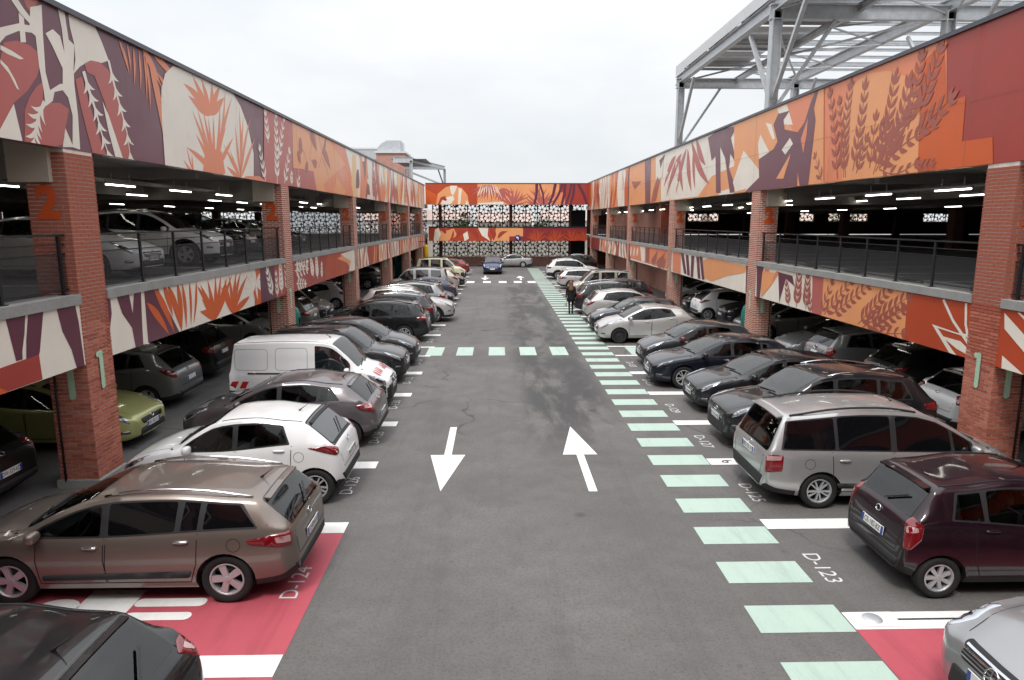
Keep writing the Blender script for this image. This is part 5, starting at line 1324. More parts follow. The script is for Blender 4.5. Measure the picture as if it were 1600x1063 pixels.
SPECS = {
 'estate': dict(L=4.50, W=1.80, H=1.42, wb=2.70, fo=.93, r=.325, zn=.70, zcw=.97, xc=1.02, xrf=1.98, xrr=4.02, zrr=1.34, xgb=4.42, zgb=.98, bf=.905, br=1.0, panes=[(1.30,2.10,.0,.0,1),(2.20,3.02,0,.02,0),(3.09,3.30,.04,.02,0),(3.37,4.02,.03,-.22,0)], doors=[(1.32,2.15),(2.15,3.28)], taill=[(.03,.84),(.05,.94),(.30,.91),(.66,.835),(.60,.79),(.25,.75),(.04,.75)], tailin=[(.06,.80),(.07,.89),(.28,.87),(.26,.80)], rails='silver', chrome_handle=1, sidetrim=1, fuel=(3.75,.80), fuelside=False, platez=.68, badgez=.89, gatez=.56, spoiler='paint', hz=.02, tail=.70),
 'yaris': dict(L=3.82, W=1.745, H=1.50, wb=2.56, fo=.79, r=.315, zn=.72, zcw=1.02, xc=.95, xrf=1.72, xrr=3.16, zrr=1.42, xgb=3.62, zgb=1.05, bf=.96, br=1.08, panes=[(1.18,1.98,0,0,1),(2.07,2.92,.0,-.14,1)], doors=[(1.2,2.02),(2.02,2.95)], taill=[(.03,.90),(.05,.99),(.25,1.03),(.62,1.0),(.36,.92),(.12,.86)], head=[(.05,.62),(.08,.70),(.25,.80),(.60,.87),(.50,.77),(.22,.66)], blackgate=1, spoiler='black', fuel=(3.1,.86), fuelside=False, platez=.72, badgez=.94, gatez=.62, rb=.52, wr=.09, aerial=2.9),
 'hatch': dict(L=4.22, W=1.81, H=1.46, wb=2.64, fo=.93, r=.32, zn=.70, zcw=.99, xc=1.02, xrf=1.97, xrr=3.52, zrr=1.365, xgb=4.0, zgb=1.0, bf=.94, br=1.06, panes=[(1.30,2.12,0,0,1),(2.22,2.95,0,.02,1),(3.02,3.42,.02,-.22,1)], doors=[(1.32,2.16),(2.16,3.12)], taill=TL_STD, tailin=[(.08,.88),(.10,.96),(.30,.945),(.28,.88)], platez=.62, badgez=.92, gatez=.60, spoiler='paint', fuel=(3.45,.84)),
 'leon': dict(L=4.36, W=1.80, H=1.45, wb=2.68, fo=.88, r=.335, zn=.70, zcw=.99, xc=1.12, xrf=2.05, xrr=3.62, zrr=1.36, xgb=4.10, zgb=1.0, bf=.95, br=1.07, nose=.56, panes=[(1.42,2.22,0,0,1),(2.32,3.08,0,.02,1),(3.14,3.52,.02,-.24,1)], doors=[(1.42,2.26),(2.26,3.2)], taill=TL_STD, grille=(.34,-.24,-.07), bars=3, head=[(.08,.64),(.11,.70),(.30,.775),(.62,.84),(.55,.775),(.30,.70)], headin=[(.22,.70),(.30,.75),(.48,.795),(.44,.76)]),
 'small': dict(L=3.98, W=1.73, H=1.47, wb=2.54, fo=.82, r=.31, zn=.70, zcw=1.0, xc=.92, xrf=1.80, xrr=3.30, zrr=1.38, xgb=3.74, zgb=1.0, bf=.95, br=1.10, panes=[(1.18,2.05,0,0,1),(2.13,3.02,0,-.20,1)], doors=[(1.2,2.08),(2.08,3.05)], taill=TL_STD, wr=.06, head=[(.07,.60),(.10,.70),(.30,.84),(.72,.93),(.62,.80),(.30,.66)]),
 'van': dict(L=4.05, W=1.68, H=1.81, wb=2.61, fo=.76, r=.30, zn=.80, zcw=1.12, xc=.74, xrf=1.48, xrr=3.90, zrr=1.75, xgb=3.985, zgb=1.1, bf=1.02, br=1.04, roofw=.82, tail=.90, tailw=.90, panes=[(.98,1.86,0,0,1)], surround=False, doors=[(.98,1.92),(1.92,2.95)], taill=[(.02,.75),(.02,1.22),(.10,1.22),(.12,.75)], rearglass=False, lowbump=1, clad=3, sidepanel=[(2.05,2.85),(3.05,3.88)], wr=.10, adv=.2, aerial=1.62, grille=(.26,-.14,-.02), bars=1, badgez=1.2, platez=.6, gatew=.8, hz=.0, gatez=.5, head=[(.06,.56),(.09,.70),(.28,.78),(.60,.84),(.52,.70),(.28,.58)], headin=[(.14,.60),(.17,.68),(.34,.74),(.40,.70),(.28,.62)]),
 'combi': dict(L=4.05, W=1.68, H=1.81, wb=2.61, fo=.76, r=.30, zn=.80, zcw=1.12, xc=.74, xrf=1.48, xrr=3.80, zrr=1.75, xgb=3.985, zgb=1.1, bf=1.03, br=1.05, roofw=.82, tail=.90, tailw=.90, panes=[(.98,1.86,0,0,1),(2.02,2.82,0,0,1),(2.98,3.66,0,-.06,1)], surround=False, doors=[(.98,1.92),(1.92,2.95)], taill=[(.02,.75),(.02,1.22),(.10,1.22),(.12,.75)], lowbump=1, clad=3, wr=.09, aerial=1.62, grille=(.26,-.14,-.02), bars=1, badgez=.95, platez=.8, gatew=.8, rails='black', gatez=.5),
 'suv': dict(L=4.48, W=1.84, H=1.66, wb=2.66, fo=.88, r=.355, zn=.86, zcw=1.11, xc=1.10, xrf=1.98, xrr=3.88, zrr=1.57, xgb=4.30, zgb=1.16, bf=1.05, br=1.14, gc=.23, panes=[(1.38,2.18,0,0,1),(2.28,3.08,0,.02,1),(3.15,3.80,.03,-.16,1)], doors=[(1.38,2.22),(2.22,3.2)], taill=[(.03,.90),(.05,1.06),(.20,1.08),(.46,1.03),(.40,.93),(.15,.89)], rails='silver', clad=3, arch=1, platez=.85, badgez=1.05, gatez=.66, rb=.60, spoiler='paint', grille=(.46,-.25,-.09), bars=3, chrome_handle=0),
 'xdrive': dict(L=4.56, W=1.85, H=1.66, wb=2.79, fo=.83, r=.36, zn=.84, zcw=1.09, xc=1.20, xrf=2.02, xrr=4.0, zrr=1.56, xgb=4.38, zgb=1.13, bf=1.03, br=1.12, gc=.21, panes=[(1.46,2.26,0,0,1),(2.36,3.16,0,.02,1),(3.26,3.92,.03,-.18,1)], doors=[(1.46,2.30),(2.30,3.26)], taill=[(.03,.90),(.05,1.05),(.22,1.07),(.50,1.0),(.42,.93),(.15,.89)], tailin=[(.06,.98),(.08,1.04),(.30,1.03),(.30,.99)], rails='black', clad=3, platez=.84, badgez=1.06, gatez=.66, rb=.60, spoiler='paint'),
 'rav': dict(L=4.20, W=1.74, H=1.66, wb=2.49, fo=.80, r=.345, zn=.84, zcw=1.10, xc=1.0, xrf=1.78, xrr=3.78, zrr=1.60, xgb=4.06, zgb=1.12, bf=1.02, br=1.10, gc=.22, roofw=.72, panes=[(1.26,2.02,0,0,1),(2.12,2.84,0,.0,1),(2.94,3.66,.03,-.10,0)], doors=[(1.26,2.06),(2.06,2.98)], taill=[(.03,.85),(.04,1.12),(.16,1.12),(.18,.85)], rails='black', arch=1, clad=3, platez=.8, badgez=1.0, gatez=.66, rb=.58),
 'mpv': dict(L=4.52, W=1.81, H=1.67, wb=2.70, fo=.88, r=.315, zn=.74, zcw=1.06, xc=.72, xrf=1.82, xrr=4.14, zrr=1.57, xgb=4.44, zgb=.98, bf=.99, br=1.03, roofw=.72, tailw=.82, tail=.78, panes=[(1.05,1.34,0,.02,1),(1.40,2.32,.02,0,0),(2.42,3.30,0,0,0),(3.36,4.22,0,-.10,0)], doors=[(1.40,2.36),(2.36,3.38)], taill=[(.03,.64),(.03,.90),(.10,.95),(.34,.93),(.33,.66)], tailin=[(.05,.84),(.05,.92),(.30,.92),(.30,.85)], rails='black', sidetrim=1, fuel=(3.78,.80), fuelside=True, wr=.08, platez=.84, badgez=.93, gatez=.56, spoiler='paint', rb=.56, hz=.06, aerial=2.0, wiper=False),
 'city': dict(L=3.57, W=1.60, H=1.54, wb=2.38, fo=.70, r=.285, zn=.74, zcw=1.02, xc=.74, xrf=1.46, xrr=3.12, zrr=1.45, xgb=3.42, zgb=1.05, bf=.95, br=1.06, tail=.78, panes=[(.98,1.76,0,0,1),(1.85,2.52,0,.0,1),(2.58,2.96,.02,-.08,1)], doors=[(.98,1.80),(1.80,2.66)], taill=[(.02,.66),(.03,1.0),(.12,1.07),(.26,.98),(.24,.78),(.12,.66)], tailin=[(.05,.88),(.05,.96),(.18,.96),(.20,.90)], platez=.70, badgez=.93, gatez=.58, spoiler='paint', fuel=(2.9,.86), rb=.50, aerial=1.6),
 'saloon': dict(L=4.48, W=1.72, H=1.40, wb=2.56, fo=.90, r=.305, zn=.70, zcw=.96, xc=1.22, xrf=2.0, xrr=3.12, zrr=1.33, xgb=3.72, zgb=.98, bf=.90, br=.95, boot=1, panes=[(1.46,2.2,0,0,1),(2.28,3.05,0,.0,1),(3.12,3.36,.02,-.14,1)], doors=[(1.46,2.24),(2.24,3.16)], taill=[(.02,.70),(.03,.88),(.20,.88),(.22,.72)], wiper=False, platez=.74, badgez=.84, gatez=.66, surround=True),
 'benz': dict(L=4.25, W=1.78, H=1.58, wb=2.78, fo=.78, r=.32, zn=.78, zcw=1.06, xc=.88, xrf=1.75, xrr=3.72, zrr=1.50, xgb=4.08, zgb=1.08, bf=1.0, br=1.10, panes=[(1.12,1.98,0,0,1),(2.08,2.84,0,.02,1),(2.92,3.62,.03,-.18,1)], doors=[(1.14,2.02),(2.02,2.96)], taill=[(.03,.82),(.04,1.06),(.22,1.06),(.36,.96),(.22,.82)], star=1, nose=.70, grille=(.40,-.16,.012), bars=4, platez=.82, badgez=.98, gatez=.6),
 'family': dict(L=4.28, W=1.77, H=1.57, wb=2.58, fo=.88, r=.315, zn=.74, zcw=1.05, xc=.92, xrf=1.90, xrr=3.62, zrr=1.47, xgb=4.06, zgb=1.06, bf=.98, br=1.12, panes=[(1.16,1.38,0,.02,1),(1.44,2.16,.02,0,1),(2.26,2.98,0,.02,1),(3.05,3.45,.02,-.20,1)], doors=[(1.30,2.20),(2.20,3.12)], taill=[(.03,.84),(.05,.98),(.26,1.04),(.50,1.04),(.36,.93),(.14,.84)], platez=.72, badgez=.94, gatez=.6, spoiler='paint'),
}
PROTO = {}
def paint(name, c, metal=.35, rough=.32):
    m = mat('paint_' + name, c, rough, metal, .22, coat=.85)
    n = noise(m, 1.1, 5, .6); n2 = noise(m, 700, 1, .5)
    L(m, mixc(m, ramp(m, n, [(.35, 0), (.8, .015 if max(c) < .05 else .12)]), c, (.25, .23, .21)), bsdf(m).inputs['Base Color'])
    L(m, ramp(m, n, [(.3, .03), (.75, .10)]), bsdf(m).inputs['Coat Roughness']); return m
PT = {'black': paint('black', (.008, .008, .009), .1), 'black2': paint('soft_black', (.013, .013, .016), .2), 'dark': paint('dark_grey', (.030, .031, .036), .4), 'navy': paint('navy', (.009, .011, .021), .4), 'blue': paint('dark_blue', (.012, .022, .085), .3), 'bluegrey': paint('blue_grey', (.035, .045, .075), .4),
      'taupe': paint('brown_grey', (.185, .150, .130), .5), 'mauve': paint('mauve_grey', (.125, .110, .118), .5), 'grey': paint('mid_grey', (.24, .245, .25), .55), 'silver': paint('silver', (.44, .44, .44), .6), 'steel': paint('steel_grey', (.30, .305, .315), .6), 'pale': paint('pale_silver', (.52, .51, .50), .5),
      'white': paint('white', (.74, .74, .74), 0), 'white2': paint('pearl_white', (.66, .66, .65), .1), 'cream': paint('cream', (.60, .58, .40), 0), 'beige': paint('beige_silver', (.42, .39, .34), .4), 'green': paint('olive_green', (.42, .43, .17), .3), 'red': paint('red', (.20, .012, .018), .2), 'plumcar': paint('dark_plum', (.016, .006, .011), .25), 'khaki': paint('khaki_grey', (.16, .155, .135), .5)}
M['red_mark'] = mat('red_reflective', (.50, .012, .015), .4)
def car(kind, pt, side, x_end, y, to_lane, label, cat='car', style='five', z=0, tilt=0., plates=None, group=None, name='parked_car', rot=None, cx=None):
    if kind not in PROTO: PROTO[kind] = car_proto(SPECS[kind])
    pr = PROTO[kind]; S = pr['S']; Lc, w, r = S['L'], S['W']/2, S['r']
    s = 1 if side == 'L' else -1                         # direction from car to lane
    ang = 0 if (to_lane == 'front') == (s > 0) else math.pi
    xm = x_end - s*Lc/2 if cx is None else cx
    t = empty(name, (xm, y, z), (ang if rot is None else rot) + R(tilt)); tag(t, label, cat, group)
    def put(p, par):
        o = bpy.data.objects.new(p[0], p[1]); col.objects.link(o); o.parent = par
        if p[2] == 'paint': o.material_slots[0].link = 'OBJECT'; o.material_slots[0].material = PT[pt]
        for q in p[3]: put(q, o)
        if p[4] and plates:
            c, n = p[4]; txt = plates[0 if n.x > 0 else 1]
            if txt:
                vs, fs = text_geo(txt, .105); sd = Vector((0,0,1)).cross(n).normalized(); u = n.cross(sd)
                link('plate_lettering', MB().add([c + sd*(v[0]*.80) + u*v[1] for v in vs], fs).mesh('plate_lettering'), o, [M['ink']])
        return o
    for p in pr['parts']: put(p, t)
    ty, rm = wheel_meshes(r, style)
    for x in (S['fo'], S['fo'] + S['wb']):
        for sg in (1, -1):
            o = bpy.data.objects.new('wheel', ty); col.objects.link(o); o.parent = t; o.location = (Lc/2 - x, sg*(w - .135), r); o.rotation_euler = (0, 0, 0 if sg > 0 else math.pi)
            q = bpy.data.objects.new('rim', rm); col.objects.link(q); q.parent = o
    return t
G1, G2 = 'cars parked along the lane', 'cars parked under the deck'
# ---- left of the lane
car('hatch', 'black', 'L', -2.72, 5.08, 'rear', 'glossy black hatchback in the red bay, its tail beside the brown-grey estate', group=G1)
car('estate', 'taupe', 'L', -2.56, 8.92, 'rear', 'brown-grey metallic estate with silver roof rails and five-spoke wheels in the red bay', group=G1, plates=(None, 'CS-824-LK'))
car('yaris', 'white', 'L', -2.64, 11.95, 'rear', 'white hatchback with black tailgate glass and spoiler, beside the brown-grey estate', group=G1, plates=(None, 'GA-310-TX'), style='multi')
car('hatch', 'mauve', 'L', -2.56, 14.9, 'rear', 'mauve-grey hatchback between the white hatchback and the white panel van', group=G1, plates=(None, 'BW-512-QD'))
vn = car('van', 'white', 'L', -2.74, 17.75, 'front', 'white panel van with red chevrons on its flank and bonnet', 'van', 'cover', group=G1, plates=('CB-207-JN', None), name='panel_van')
car('rav', 'black2', 'L', -2.74, 20.55, 'front', 'black off-roader with chrome grille between the white van and a small dark hatchback', group=G1, style='seven')
car('family', 'dark', 'L', -2.68, 23.05, 'front', 'charcoal compact people carrier next to the crossing, nose to the lane', group=G1)
car('xdrive', 'black', 'L', -2.75, 27.75, 'rear', 'black sports utility car with bright multi-spoke wheel just beyond the crossing', group=G1, style='multi')
car('suv', 'dark', 'L', -2.72, 30.55, 'rear', 'dark grey boxy utility car with upright red tail lights, roof rails above its neighbour', group=G1)
car('suv', 'pale', 'L', -2.10, 33.25, 'front', 'pale silver crossover poking out furthest into the lane, nose first', group=G1, style='seven')
car('xdrive', 'grey', 'L', -2.62, 36.0, 'rear', 'mid-grey crossover with silver window trim beyond the pale silver crossover', group=G1)
car('hatch', 'black2', 'L', -2.45, 38.75, 'front', 'dark hatchback nose-out between a grey crossover and a blue-grey hatchback', group=G1)
car('leon', 'bluegrey', 'L', -2.40, 41.6, 'rear', 'blue-grey hatchback with red tail lights beyond the dark nose-out hatchback', group=G1)
car('combi', 'pale', 'L', -3.15, 44.6, 'rear', 'pale silver high-roofed leisure van with side windows and roof bars', 'van', 'cover', group=G1, name='leisure_van')
car('family', 'beige', 'L', -2.62, 47.4, 'rear', 'beige-silver people carrier beside the pale high-roofed leisure van', group=G1)
car('small', 'black', 'L', -2.35, 50.2, 'front', 'small black car tucked beyond the beige people carrier', group=G1)
car('combi', 'cream', 'L', -2.55, 56.6, 'front', 'cream high-roofed leisure van behind the hanging yellow tube', 'van', 'cover', group=G1, name='leisure_van')
car('hatch', 'red', 'L', -2.45, 61.6, 'rear', 'dark red hatchback, last in the row before the flower screens', group=G1)
# ---- right of the lane
car('benz', 'steel', 'R', 4.50, 5.52, 'front', 'silver car with a three-pointed star on its slatted grille, in the red bay', group=G1, style='seven')
car('city', 'plumcar', 'R', 5.16, 8.72, 'rear', 'small dark plum hatchback with seven-spoke wheels, plate CE-182-BZ', group=G1, style='seven', plates=(None, 'CE-182-BZ'))
car('mpv', 'silver', 'R', 4.47, 11.62, 'rear', 'silver people carrier with raised roof spoiler and black roof bars', group=G1, style='multi', plates=(None, '802 XSS 31'))
car('suv', 'black2', 'R', 4.80, 14.42, 'front', 'black crossover with wide chrome grille bars and silver roof rails, nose out', group=G1, style='multi', plates=('EY-655-JW', None))
car('hatch', 'black2', 'R', 4.98, 17.2, 'front', 'black estate-fronted car with chrome bumper line beside the chrome-grilled crossover', group=G1, plates=('DQ-118-HM', None), style='multi')
car('leon', 'navy', 'R', 4.50, 19.95, 'front', 'navy hatchback with slim headlights and multi-spoke alloy wheels', group=G1, style='multi', plates=('FX-405-PA', None))
c3 = car('small', 'dark', 'R', 4.80, 22.65, 'front', 'small charcoal hatchback with a bright red door mirror', group=G1, plates=('CN-771-RB', None))
car('small', 'pale', 'R', 4.02, 27.35, 'front', 'pale silver hatchback with black steel wheels just beyond the crossing', group=G1, style='steel')
car('hatch', 'dark', 'R', 4.10, 30.1, 'front', 'charcoal hatchback nose-out behind the pale silver hatchback', group=G1)
car('family', 'pale', 'R', 4.20, 32.8, 'rear', 'pale silver crossover showing large red tail lights, tail to the walkway', group=G1)
car('suv', 'black2', 'R', 4.05, 35.75, 'rear', 'black crossover beside the walking woman, tail to the walkway', group=G1, style='seven')
car('family', 'black2', 'R', 4.55, 38.7, 'front', 'black people carrier parked nose-out beyond the black crossover', group=G1)
car('combi', 'beige', 'R', 4.35, 42.2, 'front', 'beige high-roofed leisure van parked nose-out on the walkway side', 'van', 'cover', group=G1, name='leisure_van')
car('estate', 'pale', 'R', 4.35, 48.9, 'rear', 'pale silver estate with tail to the walkway, beyond the beige leisure van', group=G1)
car('suv', 'white2', 'R', 4.10, 57.2, 'rear', 'white crossover with black wheel arches beyond the pale silver estate', group=G1, style='multi')
car('suv', 'black', 'R', 4.9, 64.5, 'front', 'black crossover furthest along the walkway, in front of the dark corner', group=G1)
# ---- in the lane
car('family', 'blue', 'L', 0, 63.8, 'front', 'dark blue people carrier driving towards the crossing', name='moving_car', rot=R(-91), cx=-.36)
car('saloon', 'silver', 'L', 0, 72.0, 'front', 'old silver saloon standing crosswise in front of the flower screens', rot=math.pi, cx=1.5, style='cover')
# ---- under the left deck
car('hatch', 'black', 'L', -8.25, 11.2, 'rear', 'black hatchback with chrome boot strip behind the first bricked column', group=G2, plates=(None, 'DW-329-KD'))
car('hatch', 'green', 'L', -7.62, 14.75, 'front', 'olive green hatchback with black bumper behind the first bricked column', group=G2, plates=('BG-902-FC', None))
car('family', 'grey', 'L', -8.15, 18.0, 'rear', 'grey people carrier with swept red tail lights behind the white panel van', group=G2)
car('suv', 'black', 'L', -8.4, 21.0, 'rear', 'black crossover in the dark bay before the second column', group=G2)
car('family', 'silver', 'L', -8.3, 26.3, 'front', 'silver car nose-out behind the teal bin', group=G2)
car('xdrive', 'khaki', 'L', -7.75, 29.2, 'rear', 'khaki-grey crossover with tall red tail lights beyond the second column', group=G2)
car('combi', 'beige', 'L', -8.0, 33.0, 'front', 'beige delivery van nose-out under the deck before the third column', 'van', 'cover', group=G2, name='delivery_van')
car('small', 'white', 'L', -8.2, 38.2, 'rear', 'white small car under the deck beyond the third column', group=G2)
car('benz', 'silver', 'L', -8.3, 41.0, 'front', 'silver car with starred grille under the deck beyond the third column', group=G2)
car('suv', 'dark', 'L', -8.3, 49.5, 'front', 'charcoal crossover under the deck beyond the fourth column', group=G2)
car('hatch', 'silver', 'L', -8.3, 52.4, 'rear', 'silver hatchback under the deck beyond the fourth column', group=G2)
# ---- under the empty deck
car('hatch', 'white2', 'R', 10.05, 15.1, 'rear', 'white hatchback half hidden behind the first brick column of the empty-decked building', group=G2, plates=(None, 'BX-661-YP'))
car('family', 'black2', 'R', 10.25, 17.9, 'rear', 'black people carrier with pale rear glass in the dark bay under the empty deck', group=G2)
car('benz', 'grey', 'R', 9.75, 20.5, 'rear', 'grey compact car with red tail light under the empty deck', group=G2)
car('hatch', 'grey', 'R', 9.75, 23.0, 'front', 'mid-grey hatchback nose-out under the empty deck by the second column', group=G2)
car('hatch', 'silver', 'R', 10.0, 27.9, 'front', 'silver hatchback nose-out beside the teal post', group=G2)
car('suv', 'black', 'R', 10.2, 30.8, 'front', 'black off-roader nose-out under the deck beside a white hatchback', group=G2)
car('yaris', 'white', 'R', 9.75, 33.4, 'rear', 'white hatchback with red tail lights under the empty deck', group=G2, style='multi')
car('small', 'black2', 'R', 10.0, 36.0, 'front', 'small black car under the empty deck next to the third column', group=G2)
car('estate', 'white2', 'R', 9.9, 39.3, 'front', 'white estate nose-out under the empty deck beyond the third column', group=G2)
# ---- upper left deck
FLZ = BL['fl'] + .003; G3 = 'cars on the upper floor'
car('saloon', 'beige', 'L', -8.9, 10.6, 'front', 'beige saloon on the upper floor before the column numbered 2', group=G3, z=FLZ)
car('saloon', 'white2', 'L', -14.6, 13.6, 'front', 'white saloon deep on the upper floor behind the beige one', group=G3, z=FLZ, style='seven')
car('hatch', 'white2', 'L', -8.35, 16.9, 'front', 'pale hatchback on the upper floor right behind the railing, plate BT-440-VE', group=G3, z=FLZ, style='seven', plates=('BT-440-VE', None))
car('suv', 'white', 'L', -8.4, 21.6, 'front', 'white crossover on the upper floor beyond the pale hatchback', group=G3, z=FLZ)
car('xdrive', 'black', 'L', -9.2, 26.2, 'front', 'black crossover on the upper floor behind the second column', group=G3, z=FLZ)
car('hatch', 'silver', 'L', -9.4, 31.0, 'front', 'silver hatchback on the upper floor in the second bay', group=G3, z=FLZ)
car('saloon', 'dark', 'L', -9.4, 33.8, 'front', 'charcoal saloon on the upper floor in the second bay', group=G3, z=FLZ)
# special bits: van chevrons, red mirror
sh = PROTO['van']['sh']
for k in range(2):
    for mir in (False, True):
        x = 3.62 + .26*k; sh_p = sh.patch([(x, .62), (x + .16, .62), (x + .06, .80), (x - .10, .80)], 'side', .006, .1, 0, mir, 0); sh_p.build('red_chevron', M['red_mark'], vn)
for k in range(4):
    for sg in (1, -1):
        y = sg*(.12 + .13*k); sh.patch([(.26, y), (.26, y + sg*.06), (.44, y + sg*.12), (.44, y + sg*.06)], 'top', .006, .1, 0, False, 0).build('red_chevron', M['red_mark'], vn)
for ch in c3.children:
    if ch.name.startswith('wing_mirror'): ch.material_slots[0].material = PT['red']; ch['label'] = 'bright red door mirror'
# ============================================================ steel frame on the right roof
cp = empty('steel_canopy', (14, 31, 8.7)); cp.location = (0, 0, 0); tag(cp, 'galvanised steel canopy frame rising above the roof of the empty-decked building', 'canopy')
def part(name, mb, m): return mb.build(name, m, cp)
ZT = 13.9; XC0, XC1, XC2 = 12.0, 19.5, 27.0; YS = [46.3, 30.9, 15.5, .1]
for y in YS:
    for x in (XC0, XC1, XC2):
        part('post', MB().ibeam((x, y, 6.4), (x, y, ZT - .25), .42, .42, .05, up=(1, 0, 0)), M['galv'])
    part('cross_beam', MB().ibeam((XC0 - .3, y, ZT - .32), (XC2 + .6, y, ZT - .32), .30, .62, .05), M['galv'])
    for x in (XC0, XC1):
        part('brace', MB().bar((x + .15, y, 9.6), (x + 2.6, y, ZT - .6), .14), M['galv'])
    for d in ((-1,) if y > 46 else (-1, 1)):
        part('brace', MB().bar((XC0, y + d*.15, 10.0), (XC0, y + d*3.0, ZT - .55), .16), M['galv'])
        part('brace', MB().bar((XC1, y + d*.15, 10.0), (XC1, y + d*3.0, ZT - .55), .14), M['galv'])
for x in (XC0, XC1, XC2):
    part('edge_beam', MB().ibeam((x, -6, ZT - .02), (x, 47.2, ZT - .02), .32, .55, .05), M['galv'])
for x in (15.6, 23.2): part('edge_beam', MB().ibeam((x, -6, ZT - .1), (x, 47.0, ZT - .1), .2, .34, .03), M['galv'])
y = 44.0
while y > -5:
    part('purlin', MB().ibeam((XC0 - .2, y, ZT + .40), (XC2 + .4, y, ZT + .40), .12, .26, .02), M['galv']); y -= 5.1
for yb in (38.6, 23.2, 7.8):
    part('brace', MB().bar((XC0, yb + 7.2, ZT - .3), (XC1, yb - 7.2, ZT - .3), .09), M['galv']); part('brace', MB().bar((XC0, yb - 7.2, ZT - .38), (XC1, yb + 7.2, ZT - .38), .09), M['galv'])
y = 45.2
while y > -5:
    part('joist', MB().ibeam((XC0 - .1, y, ZT + .34), (XC2 + .3, y, ZT + .34), .08, .15, .015), M['galv']); y -= 1.7
for y0 in range(1, 45, 5):
    part('brace', MB().bar((XC1, y0, ZT - .35), (15.6, y0 + 2.5, ZT - .22), .07), M['galv']); part('brace', MB().bar((15.6, y0 + 2.5, ZT - .22), (XC1, y0 + 5, ZT - .35), .07), M['galv'])
# upstand sheets along the front edge, and roof sheets over alternate purlin bays
y = 46.8
while y > -5:
    part('edge_sheet', MB().box(XC0 - .24, XC0 - .21, y - 2.5, y, ZT + .27, ZT + .82), M['sheet']); y -= 2.55
for i, y in enumerate([41.45, 36.35, 31.25, 26.15, 21.05, 15.95, 10.85]):
    part('roof_sheet', MB().box(XC0 - .2, 15.6 + (i % 3)*.9, y, y + 4.2 + (i % 2)*.5, ZT + .54, ZT + .57), M['sheet'])
# ============================================================ tower and plant behind the left deck
tw = empty('brick_tower', (-15, 100, 0)); tw.location = (0, 0, 0); tag(tw, 'brick stair tower with metal plant on its roof behind the car-filled deck', 'tower')
MB().box(-17.0, -13.0, 100, 106, 0, 14.2).build('wall', M['brick_wall'], tw); MB().box(-17.2, -12.8, 99.8, 106.2, 14.2, 14.45).build('coping', M['sheet'], tw)
MB().box(-15.7, -13.6, 100.6, 104, 14.46, 16.0).build('plant_housing', M['galv'], tw); MB().add([(-16.9,100.6,14.46),(-15.71,100.6,14.46),(-15.71,100.6,15.9),(-16.3,100.6,15.6),(-16.9,100.6,15.0),(-16.9,104,14.46),(-15.71,104,14.46),(-15.71,104,15.9),(-16.3,104,15.6),(-16.9,104,15.0)], [(0,1,2,3,4),(9,8,7,6,5),(0,4,9,5),(4,3,8,9),(3,2,7,8)]).build('plant_duct', M['galv'], tw)
for x in (-13.4, -13.1): MB().tube([(x, 101, 14.45), (x, 101, 16.2)], .025, 6).build('mast', M['galv'], tw)
MB().box(-13.65, -13.3, 99.9, 99.99, 13.2, 13.6).build('vent', M['dark'], tw)
cl = empty('clad_building', (-22, 110, 0)); cl.location = (0, 0, 0); tag(cl, 'low grey metal-clad building behind the brick tower', 'building')
MB().box(-34, -17.2, 108, 118, 0, 15.5).build('wall', M['galv'], cl); MB().box(-34.1, -17.1, 107.9, 118.1, 15.5, 15.75).build('coping', M['sheet'], cl)
for k in range(8): MB().box(-33.5 + 2*k, -31.8 + 2*k, 107.93, 107.99, 12.6, 14.0).build('window', M['glass'], cl)
sf = empty('steel_shelter', (-11, 92, 0)); sf.location = (0, 0, 0); tag(sf, 'grey steel roof frame beside the brick tower beyond the car-filled deck', 'shelter')
for x, y in ((-10.4, 86), (-7.3, 99), (-12.6, 98)): MB().ibeam((x, y, 6.6), (x, y, 12.0), .34, .34, .05, up=(1,0,0)).build('post', M['galv'], sf)
for a, b, h in (((-12.6,86,12.1),(-10.2,86,12.1),.7),((-10.4,86,12.1),(-7.3,99,12.1),.5),((-12.6,98,12.1),(-7.3,99,12.1),.5)): MB().ibeam(a, b, .25, h, .05).build('beam', M['galv'], sf)
MB().bar((-10.4, 86.2, 10.6), (-7.4, 98.7, 9.7), .18).build('brace', M['galv'], sf); MB().bar((-12.7, 86.2, 10.9), (-10.5, 86, 9.6), .16).build('brace', M['galv'], sf); MB().bar((-7.35, 98.9, 9.4), (-8.2, 99, 11.9), .16).build('brace', M['coping'], sf)
MB().box(-12.8, -8.6, 86.3, 97.5, 12.15, 12.25).build('roof_sheet', M['coping'], sf)
